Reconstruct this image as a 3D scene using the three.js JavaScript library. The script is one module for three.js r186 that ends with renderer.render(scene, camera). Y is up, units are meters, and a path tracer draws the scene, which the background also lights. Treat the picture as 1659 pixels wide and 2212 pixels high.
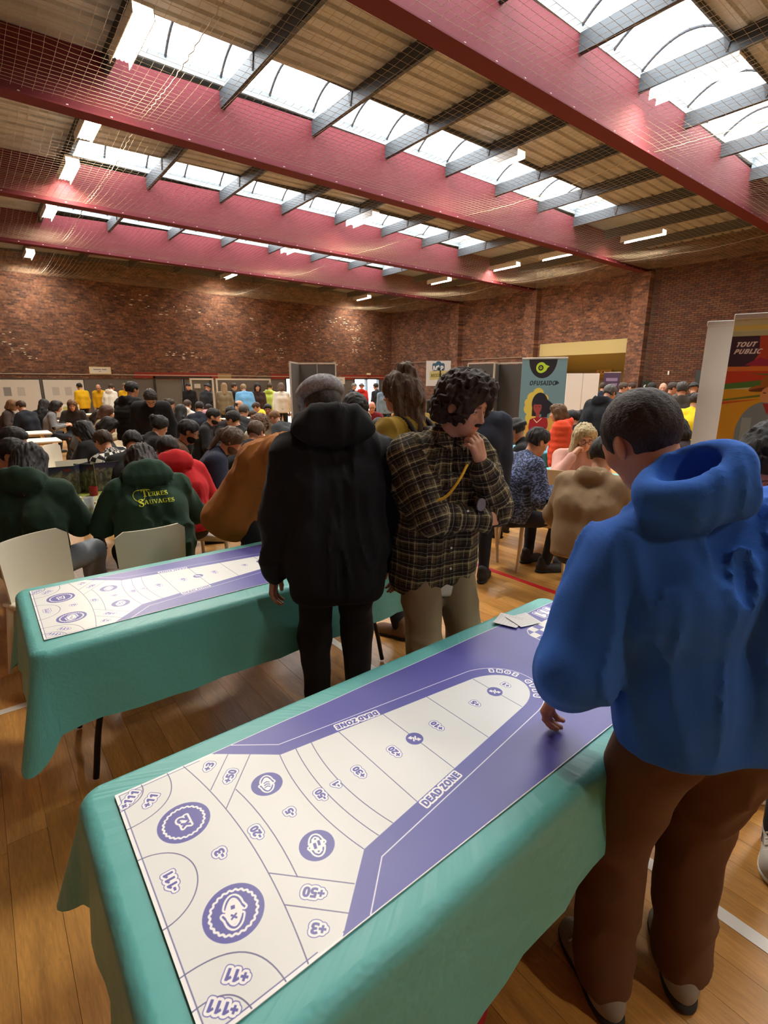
import * as THREE from 'three';
import { mergeGeometries, mergeVertices, toCreasedNormals } from 'three/addons/utils/BufferGeometryUtils.js';
import { RoundedBoxGeometry } from 'three/addons/geometries/RoundedBoxGeometry.js';
import { RectAreaLightUniformsLib } from 'three/addons/lights/RectAreaLightUniformsLib.js';

// ------------------------------------------------------------------ camera, sky, light, exposure
// plan axes: "a" runs along the roof beams (world +x), "b" runs from the camera towards the far brick wall (world -z)
const scene = new THREE.Scene();
const camera = new THREE.PerspectiveCamera(90.52, 1659 / 2212, 0.05, 200);
camera.position.set(0, 1.7, 0);
{
  const turn = 51.5 * Math.PI / 180, dip = 14.13 * Math.PI / 180;
  camera.lookAt(Math.cos(turn) * Math.cos(dip), 1.7 - Math.sin(dip), -Math.sin(turn) * Math.cos(dip));
}
RectAreaLightUniformsLib.init();
const renderer = new THREE.WebGLRenderer();
renderer.toneMapping = THREE.LinearToneMapping;
renderer.toneMappingExposure = 2.0;
renderer.shadowMap.enabled = true;
scene.background = new THREE.Color().setRGB(5.2, 5.4, 5.6);   // flat overcast sky, seen through the roof lights
const DAY = { color: new THREE.Color(0.94, 0.98, 1.0), power: 3.4 };   // daylight that falls in through each roof light
const TUBE = { color: new THREE.Color(1.0, 0.87, 0.71), power: 85 };   // warm fluorescent tubes
const BEAMS = [-9.1, -4.2, 0.55, 5.5, 10.33, 15.38, 20.2];             // b of each roof beam
const HALL = { left: -0.8, right: 21.2, far: 25.9, back: -9.4, apex: 10.2 };
const roofY = (a) => 7.03 - 0.028 * Math.abs(a - HALL.apex);
for (const b of BEAMS.slice(1)) {
  const day = new THREE.RectAreaLight(DAY.color, DAY.power, 13.3, 1.2);
  day.position.set(9.25, 7.06, -(b - 0.72));
  day.lookAt(9.25, 0, -(b - 0.72)); day.castShadow = true;
  scene.add(day);
}

// ------------------------------------------------------------------ helpers
const V = (x, y, z) => new THREE.Vector3(x, y, z);
const P = (a, y, b) => new THREE.Vector3(a, y, -b);          // plan coordinates to world
let seedState = 12345;
const rnd = () => { seedState = (seedState * 1664525 + 1013904223) >>> 0; return seedState / 4294967296; };
const rr = (lo, hi) => lo + (hi - lo) * rnd();
const taken = {};
const numbered = (n) => { const k = taken[n] = (taken[n] ?? -1) + 1; return k ? n + '_' + String(k).padStart(3, '0') : n; };
const std = (color, roughness = 0.8, more = {}) => new THREE.MeshStandardMaterial({ color, roughness, ...more });
function mesh(name, geo, mat, parent) {
  const m = new THREE.Mesh(geo, mat); m.name = name; m.castShadow = m.receiveShadow = true;
  if (parent) parent.add(m);
  return m;
}
function thing(name, label, category, pos = [0, 0, 0], turn = 0, group) {
  const g = new THREE.Group(); g.name = numbered(name);
  g.position.set(pos[0], pos[1], -pos[2]); g.rotation.y = turn;
  g.userData = { label, category }; if (group) g.userData.group = group;
  scene.add(g); return g;
}
function single(name, geo, mat, label, category, pos = [0, 0, 0], turn = 0, group) {
  const m = mesh(numbered(name), geo, mat, scene);
  m.position.set(pos[0], pos[1], -pos[2]); m.rotation.y = turn;
  m.userData = { label, category }; if (group) m.userData.group = group;
  return m;
}
function struct(name, geo, mat, label) {
  const m = geo ? mesh(name, geo, mat, scene) : new THREE.Group();
  m.name = name; if (!geo) scene.add(m);
  m.userData = { kind: 'structure', label, category: name.split('_')[0] };
  return m;
}
const box = (w, h, d, x = 0, y = 0, z = 0) => new THREE.BoxGeometry(w, h, d).translate(x, y, z);
const rbox = (w, h, d, r = 0.01, x = 0, y = 0, z = 0, s = 2) => new RoundedBoxGeometry(w, h, d, s, Math.min(r, w / 2.05, h / 2.05, d / 2.05)).translate(x, y, z);
const abox = (a0, a1, y0, y1, b0, b1) => box(a1 - a0, y1 - y0, b1 - b0, (a0 + a1) / 2, (y0 + y1) / 2, -(b0 + b1) / 2);
const join = (list) => mergeGeometries(list.map((g) => { const q = g.index ? g.toNonIndexed() : g; for (const k of Object.keys(q.attributes)) if (!['position', 'normal', 'uv'].includes(k)) q.deleteAttribute(k); if (!q.attributes.uv) q.setAttribute('uv', new THREE.BufferAttribute(new Float32Array(q.attributes.position.count * 2), 2)); return q; }));
const tube = (pts, r, seg = 24, rad = 8, closed = false) => new THREE.TubeGeometry(new THREE.CatmullRomCurve3(pts, closed, 'catmullrom', 0.5), seg, r, rad, closed);
function rod(p, q, r0, r1 = r0, seg = 8) {
  const d = q.clone().sub(p), g = new THREE.CylinderGeometry(r1, r0, d.length(), seg);
  g.applyQuaternion(new THREE.Quaternion().setFromUnitVectors(V(0, 1, 0), d.clone().normalize()));
  return g.translate((p.x + q.x) / 2, (p.y + q.y) / 2, (p.z + q.z) / 2);
}
function planarUV(geo, fu, fv) {          // uv in metres from object positions
  const p = geo.attributes.position, uv = new Float32Array(p.count * 2);
  for (let i = 0; i < p.count; i++) { uv[2 * i] = fu(p.getX(i), p.getY(i), p.getZ(i)); uv[2 * i + 1] = fv(p.getX(i), p.getY(i), p.getZ(i)); }
  geo.setAttribute('uv', new THREE.BufferAttribute(uv, 2)); return geo;
}
// lattice noise
const hash = (x, y, z) => { let n = Math.imul(x, 374761393) ^ Math.imul(y, 668265263) ^ Math.imul(z, 1274126177); n = Math.imul(n ^ (n >>> 13), 1274126177); return ((n ^ (n >>> 16)) >>> 0) / 4294967296; };
function noise(x, y, z) {
  const i = Math.floor(x), j = Math.floor(y), k = Math.floor(z); let u = x - i, v = y - j, w = z - k;
  u = u * u * (3 - 2 * u); v = v * v * (3 - 2 * v); w = w * w * (3 - 2 * w);
  const l = (p, q, t) => p + (q - p) * t;
  return l(l(l(hash(i, j, k), hash(i + 1, j, k), u), l(hash(i, j + 1, k), hash(i + 1, j + 1, k), u), v), l(l(hash(i, j, k + 1), hash(i + 1, j, k + 1), u), l(hash(i, j + 1, k + 1), hash(i + 1, j + 1, k + 1), u), v), w);
}
function canvasTex(w, h, draw, repeat) {
  const c = document.createElement('canvas'); c.width = w; c.height = h;
  draw(c.getContext('2d'), w, h);
  const t = new THREE.CanvasTexture(c); t.colorSpace = THREE.SRGBColorSpace;
  if (repeat) { t.wrapS = t.wrapT = THREE.RepeatWrapping; t.repeat.set(repeat[0], repeat[1]); }
  return t;
}
function dataTex(w, h, f, srgb = true, repeat) {   // f(x, y) -> [r, g, b] 0..255, tiling
  const d = new Uint8Array(w * h * 4);
  for (let y = 0; y < h; y++) for (let x = 0; x < w; x++) { const c = f(x, y), i = 4 * (y * w + x); d[i] = c[0]; d[i + 1] = c[1]; d[i + 2] = c[2]; d[i + 3] = 255; }
  const t = new THREE.DataTexture(d, w, h); t.magFilter = t.minFilter = THREE.LinearFilter; t.wrapS = t.wrapT = THREE.RepeatWrapping;
  if (srgb) t.colorSpace = THREE.SRGBColorSpace; if (repeat) t.repeat.set(repeat[0], repeat[1]);
  t.needsUpdate = true; return t;
}
const wrapNoise = (x, y, w, h, s, z = 0) => {      // tiling noise, s cells across w
  const X = x / w * s, Y = y / h * s, i = Math.floor(X), j = Math.floor(Y); let u = X - i, v = Y - j; u = u * u * (3 - 2 * u); v = v * v * (3 - 2 * v);
  const g = (p, q) => hash(((p % s) + s) % s, ((q % s) + s) % s, z), l = (p, q, t) => p + (q - p) * t;
  return l(l(g(i, j), g(i + 1, j), u), l(g(i, j + 1), g(i + 1, j + 1), u), v);
};

// ------------------------------------------------------------------ the hall
const { left: AL, right: AR, far: BF, back: BB } = HALL;
// floor: maple strips along b; the nearest strips are pieces, the rest carry the same strips in their material
const woodTones = ['#bd8a48', '#b68442', '#c4914f', '#b07d3e', '#c08d4c', '#b98746'];
function plankTexture(tone, k) {
  const c = new THREE.Color(tone).convertLinearToSRGB();
  return dataTex(128, 512, (x, y) => {
    const g = wrapNoise(x + 9 * Math.sin(y / 70 + k), y, 128, 512, 32, k) * 0.10 + wrapNoise(x, y / 6 | 0, 128, 512 / 6, 64, k + 3) * 0.10 + wrapNoise(x, y, 128, 512, 5, k + 7) * 0.16;
    const f = 0.82 + g; return [c.r * 255 * f, c.g * 255 * f * (0.98 + 0.03 * g), c.b * 255 * f * (0.95)];
  });
}
const plankMats = woodTones.map((t, k) => std('#ffffff', 0.34, { map: plankTexture(t, k) }));
const floorTex = dataTex(512, 1024, (x, y) => {
  const strip = Math.floor(x / 32), off = (hash(strip, 5, 1) * 1024) | 0, seg = Math.floor(((y + off) % 1024) / 512), edge = (x % 32) < 1 || ((y + off) % 512) < 2;
  const c = new THREE.Color(woodTones[(hash(strip, seg, 2) * 6) | 0]).convertLinearToSRGB();
  const f = (edge ? 0.72 : 0.86) + wrapNoise(x, y / 8 | 0, 512, 128, 128, 4) * 0.12 + wrapNoise(x, y, 512, 1024, 24, 6) * 0.08;
  return [c.r * 255 * f, c.g * 255 * f, c.b * 255 * f];
}, true, [1 / 2.08, 1 / 2.6]);
const floor = struct('floor', null, null, 'honey coloured sports hall parquet floor with painted court lines');
mesh('subfloor', planarUV(abox(AL - 0.3, AR + 0.3, -0.2, -0.012, BB - 0.3, BF + 0.3), (x) => x, (x, y, z) => -z), std('#7d5a34', 0.8), floor);
const FLOORM = std('#ffffff', 0.36, { map: floorTex });
const NEAR = { a0: AL, a1: 5.7, b0: -1.3, b1: 4.9 };
for (const [i, r] of [[AL, NEAR.a1, NEAR.b1, BF], [NEAR.a1, AR, BB, BF], [AL, NEAR.a1, BB, NEAR.b0]].entries())
  mesh(i ? 'parquet_field_' + String(i).padStart(3, '0') : 'parquet_field', planarUV(abox(r[0], r[1], -0.012, 0, r[2], r[3]), (x) => x, (x, y, z) => -z), FLOORM, floor);
{
  const W = 0.13, L = 1.3, geos = [0, 1, 2].map((k) => planarUV(abox(0.0006, W - 0.0006, -0.012, 0, 0.0006, L - 0.0006), (x) => x / W * 0.9 + k * 0.3, (x, y, z) => -z / 1.6 + k * 0.31));
  let n = 0;
  for (let i = 0; i * W < NEAR.a1 - NEAR.a0 - 0.001; i++) for (let b = NEAR.b0, j = 0; b < NEAR.b1 - 0.001; j++) {      // staggered end joints
    const l = Math.min(j ? L * (0.8 + 0.5 * hash(i, j, 21)) : L * (0.25 + 0.75 * hash(i, 1, 22)), NEAR.b1 - b);
    const m = mesh(n ? 'plank_' + String(n).padStart(3, '0') : 'plank', geos[(hash(i, j, 3) * 3) | 0], plankMats[(hash(i, j, 9) * 6) | 0], floor); n++;
    m.position.set(NEAR.a0 + i * W, (hash(i, j, 12) - 0.5) * 0.0004, -b); m.scale.z = l / L; b += l;
    if (m.position.x + W > NEAR.a1) m.scale.x = (NEAR.a1 - m.position.x) / W;
  }
}
const courtLine = (name, a0, a1, b0, b1, color) => mesh(name, abox(a0, a1, 0.0003, 0.0016, b0, b1), std(color, 0.42), floor);
courtLine('court_line_red', 3.57, 3.63, -4, 14, '#b3121a');
courtLine('court_line_white', 1.66, 1.71, -4, 3.1, '#e8e4da');
courtLine('court_line_white_001', AL, 1.71, 3.1, 3.15, '#e8e4da');
courtLine('court_line_yellow', 8.4, 8.45, -4, 14, '#d8b32a');

// brick walls
function brickTexture(w, h, cols, rows, tones, mortar, seed) {
  return dataTex(w, h, (x, y) => {
    const row = Math.floor(y / h * rows), fy = y / h * rows - row, sx = x / w * cols + (row % 2) * 0.5, col = Math.floor(sx) % cols, fx = sx - Math.floor(sx);
    const m = fx < 0.04 || fy < 0.13, t = tones[(hash(col, row, seed) * tones.length) | 0], n = 0.75 + 0.35 * wrapNoise(x, y, w, h, 64, seed) + 0.25 * wrapNoise(x, y, w, h, 9, seed + 1);
    const c = m ? mortar : t; return [Math.min(255, c[0] * n), Math.min(255, c[1] * n), Math.min(255, c[2] * n)];
  });
}
const brickTones = [[110, 73, 54], [99, 66, 51], [117, 80, 60], [90, 60, 49], [105, 75, 60], [125, 88, 66], [81, 57, 49]];
const brickMap = brickTexture(1024, 1024, 16, 48, brickTones, [104, 82, 68], 3);
const brickMat = (ru, rv) => { const t = brickMap.clone(); t.repeat.set(ru, rv); t.needsUpdate = true; return std('#ffffff', 0.9, { map: t, bumpMap: t, bumpScale: 0.003 }); };
const BRICK = brickMat(1 / 3.6, 1 / 3.6);
const uvWall = (g, along) => planarUV(g, along === 'a' ? (x) => x : (x, y, z) => z, (x, y) => y);
const TOPY = 6.72;
const wallFar = struct('wall_far', null, null, 'long red brick wall with white chipped patches behind the crowd');
const FARDOORS = [[6.9, 9.5], [13.7, 14.4], [18.3, 20.2]];
{
  const spans = []; let a = AL; for (const [d0, d1] of FARDOORS) { spans.push([a, d0]); a = d1; } spans.push([a, AR]);
  const lower = spans.map(([p, q]) => abox(p, q, 0, 2.08, BF, BF + 0.3)), upper = [abox(AL, AR, 2.08, TOPY, BF, BF + 0.3)];
  mesh('brickwork', uvWall(join(upper), 'a'), BRICK, wallFar);
  mesh('plinth_render', join(lower), std('#6d6a66', 0.9), wallFar);
  mesh('ledge', abox(AL, AR, 2.1, 2.13, BF - 0.035, BF), std('#c9bda8', 0.7), wallFar);
  mesh('soldier_course', uvWall(abox(AL, 12, 1.93, 2.08, BF - 0.012, BF + 0.01), 'a'), brickMat(1 / 1.2, 1 / 3), wallFar);
  // spalled white patches: each a thin flake of exposed plaster with its own outline
  const flakes = [], spots = [[1.2, 3.4, 1.5, 26], [2.0, 2.9, 0.6, 10], [6.2, 5.3, 1.2, 9], [7.6, 5.1, 1.0, 7], [9.0, 5.0, 0.8, 6], [7.7, 3.05, 0.5, 6], [8.5, 3.05, 0.5, 4], [9.0, 3.05, 0.5, 9], [4.3, 3.7, 0.6, 3], [9.9, 4.5, 0.5, 4], [12.0, 4.9, 0.2, 5], [12.1, 4.2, 0.25, 10], [12.2, 3.4, 0.3, 8], [13.6, 4.2, 0.4, 6], [13.4, 3.4, 0.4, 6], [13.4, 3.0, 0.3, 8], [15.4, 4.8, 0.7, 7], [14.6, 5.0, 0.9, 7], [17.2, 5.1, 1.0, 8], [18.2, 5.0, 0.9, 26], [18.5, 4.2, 0.5, 18], [18.4, 3.6, 0.3, 8], [16.6, 4.1, 0.6, 6], [17.2, 2.9, 0.5, 7], [20.0, 4.0, 0.9, 8], [20.6, 3.3, 0.5, 6], [15.6, 4.0, 0.6, 4]];
  for (const [a, y, s, n] of spots) for (let i = 0; i < n; i++) {
    const row = Math.round((y + (rnd() - 0.5) * s * 0.7) / 0.075), fy = row * 0.075 + 0.03, fa = a + (rnd() - 0.5) * s * 1.3, w = rr(0.06, 0.2), h = rr(0.02, 0.06);
    const sh = new THREE.Shape(); for (let k = 0; k < 9; k++) { const t = k / 9 * 6.283, q = rr(0.6, 1.1); sh[k ? 'lineTo' : 'moveTo'](Math.cos(t) * w / 2 * q, Math.sin(t) * h / 2 * q); }
    flakes.push(new THREE.ExtrudeGeometry(sh, { depth: 0.012, bevelEnabled: false }).translate(fa, fy, -BF - 0.004));
  }
  const fl = mesh('plaster_flakes', join(flakes), std('#d9cfba', 0.9), wallFar); fl.userData.kind = 'stuff';
}
{ // lintels and doors of the far wall
  const lint = std('#8e2c1b', 0.7);
  for (const [i, [d0, d1]] of FARDOORS.entries()) mesh('lintel' + (i ? '_00' + i : ''), abox(d0 - 0.9, d1 + 0.5, 1.98, 2.24, BF - 0.03, BF + 0.02), lint, wallFar);
  mesh('lintel_004', abox(9.9, 10.6, 1.98, 2.22, BF - 0.032, BF + 0.02), std('#a08052', 0.7), wallFar);
}
const doorM = std('#77756f', 0.6), frameM = std('#2b2a28', 0.6), steelM = std('#b8b8b4', 0.35, { metalness: 0.8 });
{
  const d1 = struct('door_1', null, null, 'pair of grey flush doors under a red lintel in the far wall');
  mesh('door_frame', join([abox(6.82, 6.9, 0, 2.06, BF - 0.05, BF + 0.2), abox(9.5, 9.58, 0, 2.06, BF - 0.05, BF + 0.2), abox(6.82, 9.58, 1.98, 2.06, BF - 0.05, BF + 0.2), abox(8.16, 8.24, 0, 1.98, BF - 0.03, BF + 0.2)]), frameM, d1);
  mesh('door_leaf', abox(6.92, 8.15, 0.01, 1.97, BF + 0.02, BF + 0.07), doorM, d1); mesh('door_leaf_001', abox(8.25, 9.48, 0.01, 1.97, BF + 0.02, BF + 0.07), doorM, d1);
  mesh('door_handle', join([abox(8.02, 8.12, 1.0, 1.03, BF - 0.03, BF + 0.02)]), steelM, d1); mesh('door_notice', abox(8.7, 9.0, 1.5, 1.72, BF + 0.01, BF + 0.019), std('#d8d4c8', 0.8), d1);
  const glass = new THREE.MeshPhysicalMaterial({ color: '#eef4f6', roughness: 0.05, transmission: 1, thickness: 0 });
  for (const [k, d0, d2] of [[2, 13.7, 14.4], [3, 18.3, 20.2]]) {
    const d = struct('door_' + k, null, null, k === 2 ? 'narrow glazed door beside the dark partition letting in daylight' : 'wide glazed double door at the end of the far wall letting in daylight');
    const n = k === 2 ? 1 : 2, w = (d2 - d0) / n;
    mesh('door_frame', join([abox(d0, d2, 1.98, 2.05, BF - 0.04, BF + 0.2), ...Array.from({ length: n + 1 }, (_, i) => abox(d0 + i * w - 0.03, d0 + i * w + 0.03, 0, 1.98, BF - 0.04, BF + 0.2)), abox(d0, d2, 0, 0.12, BF, BF + 0.08)]), std('#3b3e42', 0.5), d);
    for (let i = 0; i < n; i++) mesh('pane' + (i ? '_001' : ''), abox(d0 + i * w + 0.03, d0 + (i + 1) * w - 0.03, 0.12, 1.98, BF + 0.04, BF + 0.05), glass, d);
  }
}
// right wall: brick bays between pilasters, a cream recess in one bay
const wallRight = struct('wall_right', null, null, 'tall brown brick side wall with pilasters under the roof beams');
{
  const bay = [4.0, 10.0];          // the bay that shows its bricks largest: bricks are pieces there
  mesh('brickwork', uvWall(join([abox(AR, AR + 0.3, 0, TOPY, BB, bay[0]), abox(AR, AR + 0.3, 0, TOPY, 14.9, BF + 0.3), abox(AR, AR + 0.3, 3.5, TOPY, bay[1], 14.9)]), 'b'), BRICK, wallRight);
  mesh('mortar_bed', abox(AR + 0.012, AR + 0.3, 0, TOPY, bay[0], bay[1]), std('#5f5145', 0.95), wallRight);
  const bw = 0.215, bh = 0.065, pw = 0.225, ph = 0.075, g = new RoundedBoxGeometry(0.03, bh, bw, 1, 0.006), mats = [['#5f3b2b'], ['#543528'], ['#674532'], ['#4b3127'], ['#5e4434']].map(([c]) => std(c, 0.92));
  const all = [];
  for (let r = 0; r * ph < TOPY - ph; r++) for (let c = 0; c * pw < bay[1] - bay[0] - pw; c++) all.push([bay[0] + 0.12 + c * pw + (r % 2) * pw / 2, 0.04 + r * ph, (hash(c, r, 4) * 5) | 0, hash(c, r, 8)]);
  const near = all.filter((q) => q[1] > 1.75 && q[0] < 8).sort((p, q) => (p[0] - q[0]) || (p[1] - q[1])).filter((q) => q[0] > 6.2).slice(0, 300), isNear = new Set(near);
  near.forEach((q, i) => { const m = mesh(i ? 'brick_' + String(i).padStart(3, '0') : 'brick', g, mats[q[2]], wallRight); m.position.set(AR + 0.012 - q[3] * 0.006, q[1], -q[0]); });
  const rest = all.filter((q) => !isNear.has(q)), inst = new THREE.InstancedMesh(g, std('#ffffff', 0.92), rest.length), M4 = new THREE.Matrix4();
  rest.forEach((q, i) => { inst.setMatrixAt(i, M4.makeTranslation(AR + 0.012 - q[3] * 0.006, q[1], -q[0])); inst.setColorAt(i, new THREE.Color(['#5f3b2b', '#543528', '#674532', '#4b3127', '#5e4434'][q[2]])); });
  inst.name = 'brick_courses'; inst.userData.kind = 'stuff'; inst.castShadow = inst.receiveShadow = true; wallRight.add(inst);
  for (const [i, b] of BEAMS.entries()) mesh('pilaster' + (i ? '_00' + i : ''), uvWall(abox(AR - 0.35, AR + 0.05, 0, 5.85, b - 0.33, b + 0.3), 'b'), brickMat(1 / 3.6, 1 / 3.6), wallRight);
  mesh('ledge', abox(AR - 0.04, AR, 2.95, 3.0, 15.6, BF), std('#8f7a66', 0.8), wallRight);
  // recess in the bay between two pilasters: cream box beam, sloping soffit and back
  const cream = std('#b7aa74', 0.8);
  mesh('recess_beam', abox(AR - 0.06, AR + 0.3, 2.95, 3.5, 10.6, 14.9), cream, wallRight);
  const sl = new THREE.Shape(); sl.moveTo(0, 2.95); sl.lineTo(2.4, 2.3); sl.lineTo(2.4, 2.4); sl.lineTo(0, 3.05);
  mesh('recess_soffit', new THREE.ExtrudeGeometry(sl, { depth: 4.3, bevelEnabled: false }).translate(AR, 0, -14.9), std('#b1a35f', 0.85), wallRight);
  mesh('recess_floor', abox(AR + 0.3, AR + 2.6, -0.2, 0, 9.8, 15.1), std('#8a6a44', 0.6), wallRight);
  mesh('recess_back', abox(AR + 2.4, AR + 2.6, -0.1, 2.6, 9.8, 15.1), std('#a99a68', 0.85), wallRight);
  mesh('recess_cheeks', join([abox(AR + 0.02, AR + 2.5, 0, 3.05, 14.9, 15.1), abox(AR + 0.02, AR + 2.5, 0, 3.05, 9.8, 10)]), std('#7d6d55', 0.9), wallRight);
  mesh('switch_box', abox(AR - 0.03, AR, 2.05, 2.2, 9.0, 9.06), std('#d6d2c8', 0.6), wallRight);
}
struct('wall_left', uvWall(abox(AL - 0.3, AL, 0, TOPY, BB, BF + 0.3), 'b'), BRICK, 'brick side wall just behind the photographer');
struct('wall_back', uvWall(abox(AL - 0.3, AR + 0.3, 0, TOPY, BB - 0.3, BB), 'a'), BRICK, 'brick end wall behind the photographer');

// roof: corrugated sheets, purlins, beams, roof lights
const ceiling = struct('ceiling', null, null, 'pitched roof of beige corrugated sheets on dark steel purlins');
const PURLINS = Array.from({ length: 11 }, (_, i) => 0.57 + 1.928 * i);
const SKY0 = 2.5, SKY1 = 16.0, SKYW = 1.42;
function corrugated(a0, a1, b0, b1) {        // trapezoid ribs along a, stacked along b
  const pos = [], idx = [], uv = [], period = 0.3, prof = [[0, 0], [0.19, 0], [0.215, 0.045], [0.275, 0.045], [0.3, 0]];
  const line = []; for (let b = b0; b < b1; b += period) for (const [d, h] of prof.slice(0, 4)) if (b + d <= b1) line.push([b + d, h]); line.push([b1, 0]);
  const cuts = [a0, ...(a0 < HALL.apex && a1 > HALL.apex ? [HALL.apex] : []), a1];
  for (let s = 0; s < cuts.length - 1; s++) for (let k = 0; k < line.length - 1; k++) {
    const n = pos.length / 3, [p, q] = [line[k], line[k + 1]];
    for (const [a, l] of [[cuts[s], p], [cuts[s + 1], p], [cuts[s + 1], q], [cuts[s], q]]) { pos.push(a, roofY(a) + l[1], -l[0]); uv.push(a, l[0]); }
    idx.push(n, n + 2, n + 1, n, n + 3, n + 2);
  }
  const g = new THREE.BufferGeometry(); g.setAttribute('position', new THREE.Float32BufferAttribute(pos, 3)); g.setAttribute('uv', new THREE.Float32BufferAttribute(uv, 2)); g.setIndex(idx); g.computeVertexNormals();
  return g;
}
const sheetM = std('#adb0b0', 0.62, { side: THREE.DoubleSide, map: dataTex(256, 256, (x, y) => { const f = 208 + 40 * wrapNoise(x, y, 256, 256, 9, 2) + 7 * wrapNoise(x, y, 256, 256, 90, 5); return [f, f * 0.985, f * 0.96]; }, true, [0.22, 0.4]) });
const purlinM = std('#33393d', 0.6), curbM = std('#8d989c', 0.6), redM = std('#560a16', 0.85);
const bayEdges = [BB, ...BEAMS, BF];
let ns = 0;
for (let i = 0; i < bayEdges.length - 1; i++) {
  const b0 = bayEdges[i], b1 = bayEdges[i + 1], lit = i >= 1 && i < bayEdges.length - 2, sb = lit ? b1 - SKYW : b1;
  for (let k = 0; k <= PURLINS.length; k++) {      // one sheet between every two purlins
    const a0 = k ? PURLINS[k - 1] : AL, a1 = k < PURLINS.length ? PURLINS[k] : AR;
    mesh(ns++ ? 'roof_sheet_' + String(ns - 1).padStart(3, '0') : 'roof_sheet', corrugated(a0, a1, b0, sb), sheetM, ceiling);
    if (lit && (a1 < SKY0 + 0.1 || a0 > SKY1 - 0.1)) mesh('roof_sheet_' + String(ns++).padStart(3, '0'), a0 > SKY1 - 0.1 && a0 < SKY1 + 0.1 ? abox(a0, a1, roofY(a1), roofY(a1) + 0.05, sb, b1) : corrugated(a0, a1, sb, b1), a0 > SKY1 - 0.1 && a0 < SKY1 + 0.1 ? curbM : sheetM, ceiling);
  }
}
mesh('roof_deck', join([[BB - 0.3, BEAMS[0]], ...BEAMS.slice(1).map((b, i) => [BEAMS[i], b - SKYW]), [BEAMS[6], BF + 0.3]].map(([p, q]) => abox(AL - 0.3, AR + 0.3, 7.09, 7.2, p, q))), std('#8a8680', 0.9), ceiling);
mesh('roof_deck_001', join(BEAMS.slice(1).flatMap((b) => [abox(AL - 0.3, SKY0 - 0.02, 7.09, 7.2, b - SKYW, b), abox(SKY1 + 0.02, AR + 0.3, 7.09, 7.2, b - SKYW, b)])), std('#8a8680', 0.9), ceiling);
mesh('eaves', join([abox(AL - 0.3, AR + 0.3, TOPY - 0.02, 7.2, BF, BF + 0.3), abox(AL - 0.3, AR + 0.3, TOPY - 0.02, 7.2, BB - 0.3, BB), abox(AL - 0.3, AL, TOPY - 0.02, 7.2, BB, BF), abox(AR, AR + 0.3, TOPY - 0.02, 7.2, BB, BF)]), std('#4c453c', 0.9), ceiling);
PURLINS.forEach((a, i) => {         // channel sections, open towards the right wall
  const y1 = roofY(a), y0 = y1 - 0.27, L = BF - BB, c = -(BF + BB) / 2;
  const m = mesh('purlin' + (i ? '_' + String(i).padStart(3, '0') : ''), join([box(0.014, 0.27, L, a - 0.03, (y0 + y1) / 2, c), box(0.085, 0.012, L, a + 0.005, y0 + 0.006, c), box(0.085, 0.012, L, a + 0.005, y1 - 0.006, c), box(0.012, 0.03, L, a + 0.042, y0 + 0.02, c)]), purlinM, ceiling);
});
{ let n = 0; const tri = new THREE.Shape(); tri.moveTo(-0.07, 0); tri.lineTo(0.07, 0); tri.lineTo(0.012, -0.23); tri.lineTo(-0.012, -0.23); const tg = new THREE.ExtrudeGeometry(tri, { depth: 0.012, bevelEnabled: false }).rotateY(Math.PI / 2);
  for (const b of BEAMS.slice(1)) for (const a of PURLINS) if (a > SKY0 + 0.5 && a < SKY1 + 0.5) { const m = mesh(n++ ? 'gusset_' + String(n - 1).padStart(3, '0') : 'gusset', tg, std('#1f2326', 0.7), ceiling); m.position.set(a - 0.055, roofY(a) - 0.01, -(b - SKYW + 0.02)); } }
for (const [i, b] of BEAMS.entries()) {
  const g = thing('roof_beam', ['steel roof beam against the back end of the hall', 'steel roof beam behind the photographer', 'steel roof beam straight above the photographer', 'nearest dark red steel roof beam crossing the top right of the picture', 'second dark red steel roof beam, running from the upper left edge to the wide pilaster', 'third dark red steel roof beam, between the second and the one nearest the far wall', 'dark red steel roof beam nearest the far brick wall'][i], 'beam', [0, 0, b], 0, 'red roof beams');
  const web = new THREE.Shape(); web.moveTo(AL, 5.87); web.lineTo(AR - 0.02, 5.87); web.lineTo(AR - 0.02, roofY(AR)); web.lineTo(HALL.apex, roofY(HALL.apex)); web.lineTo(AL, roofY(AL));
  mesh('web', new THREE.ExtrudeGeometry(web, { depth: 0.016, bevelEnabled: false }).translate(0, 0, -0.008), redM, g);
  mesh('flange', rbox(AR - AL - 0.02, 0.032, 0.3, 0.004, (AR + AL) / 2 - 0.01, 5.866, 0), redM, g);
  const bolts = []; for (let a = 0; a < 21; a += 0.62) bolts.push(box(0.03, 0.018, 0.03, a, 5.89, 0.12)); mesh('net_hooks', join(bolts), std('#c9c4ba', 0.5), g);
}
const ribM = std('#4a4e54', 0.7);
const skyPane = new THREE.MeshPhysicalMaterial({ color: '#ffffff', roughness: 1, transmission: 0.85, thickness: 0, side: THREE.DoubleSide });
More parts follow.
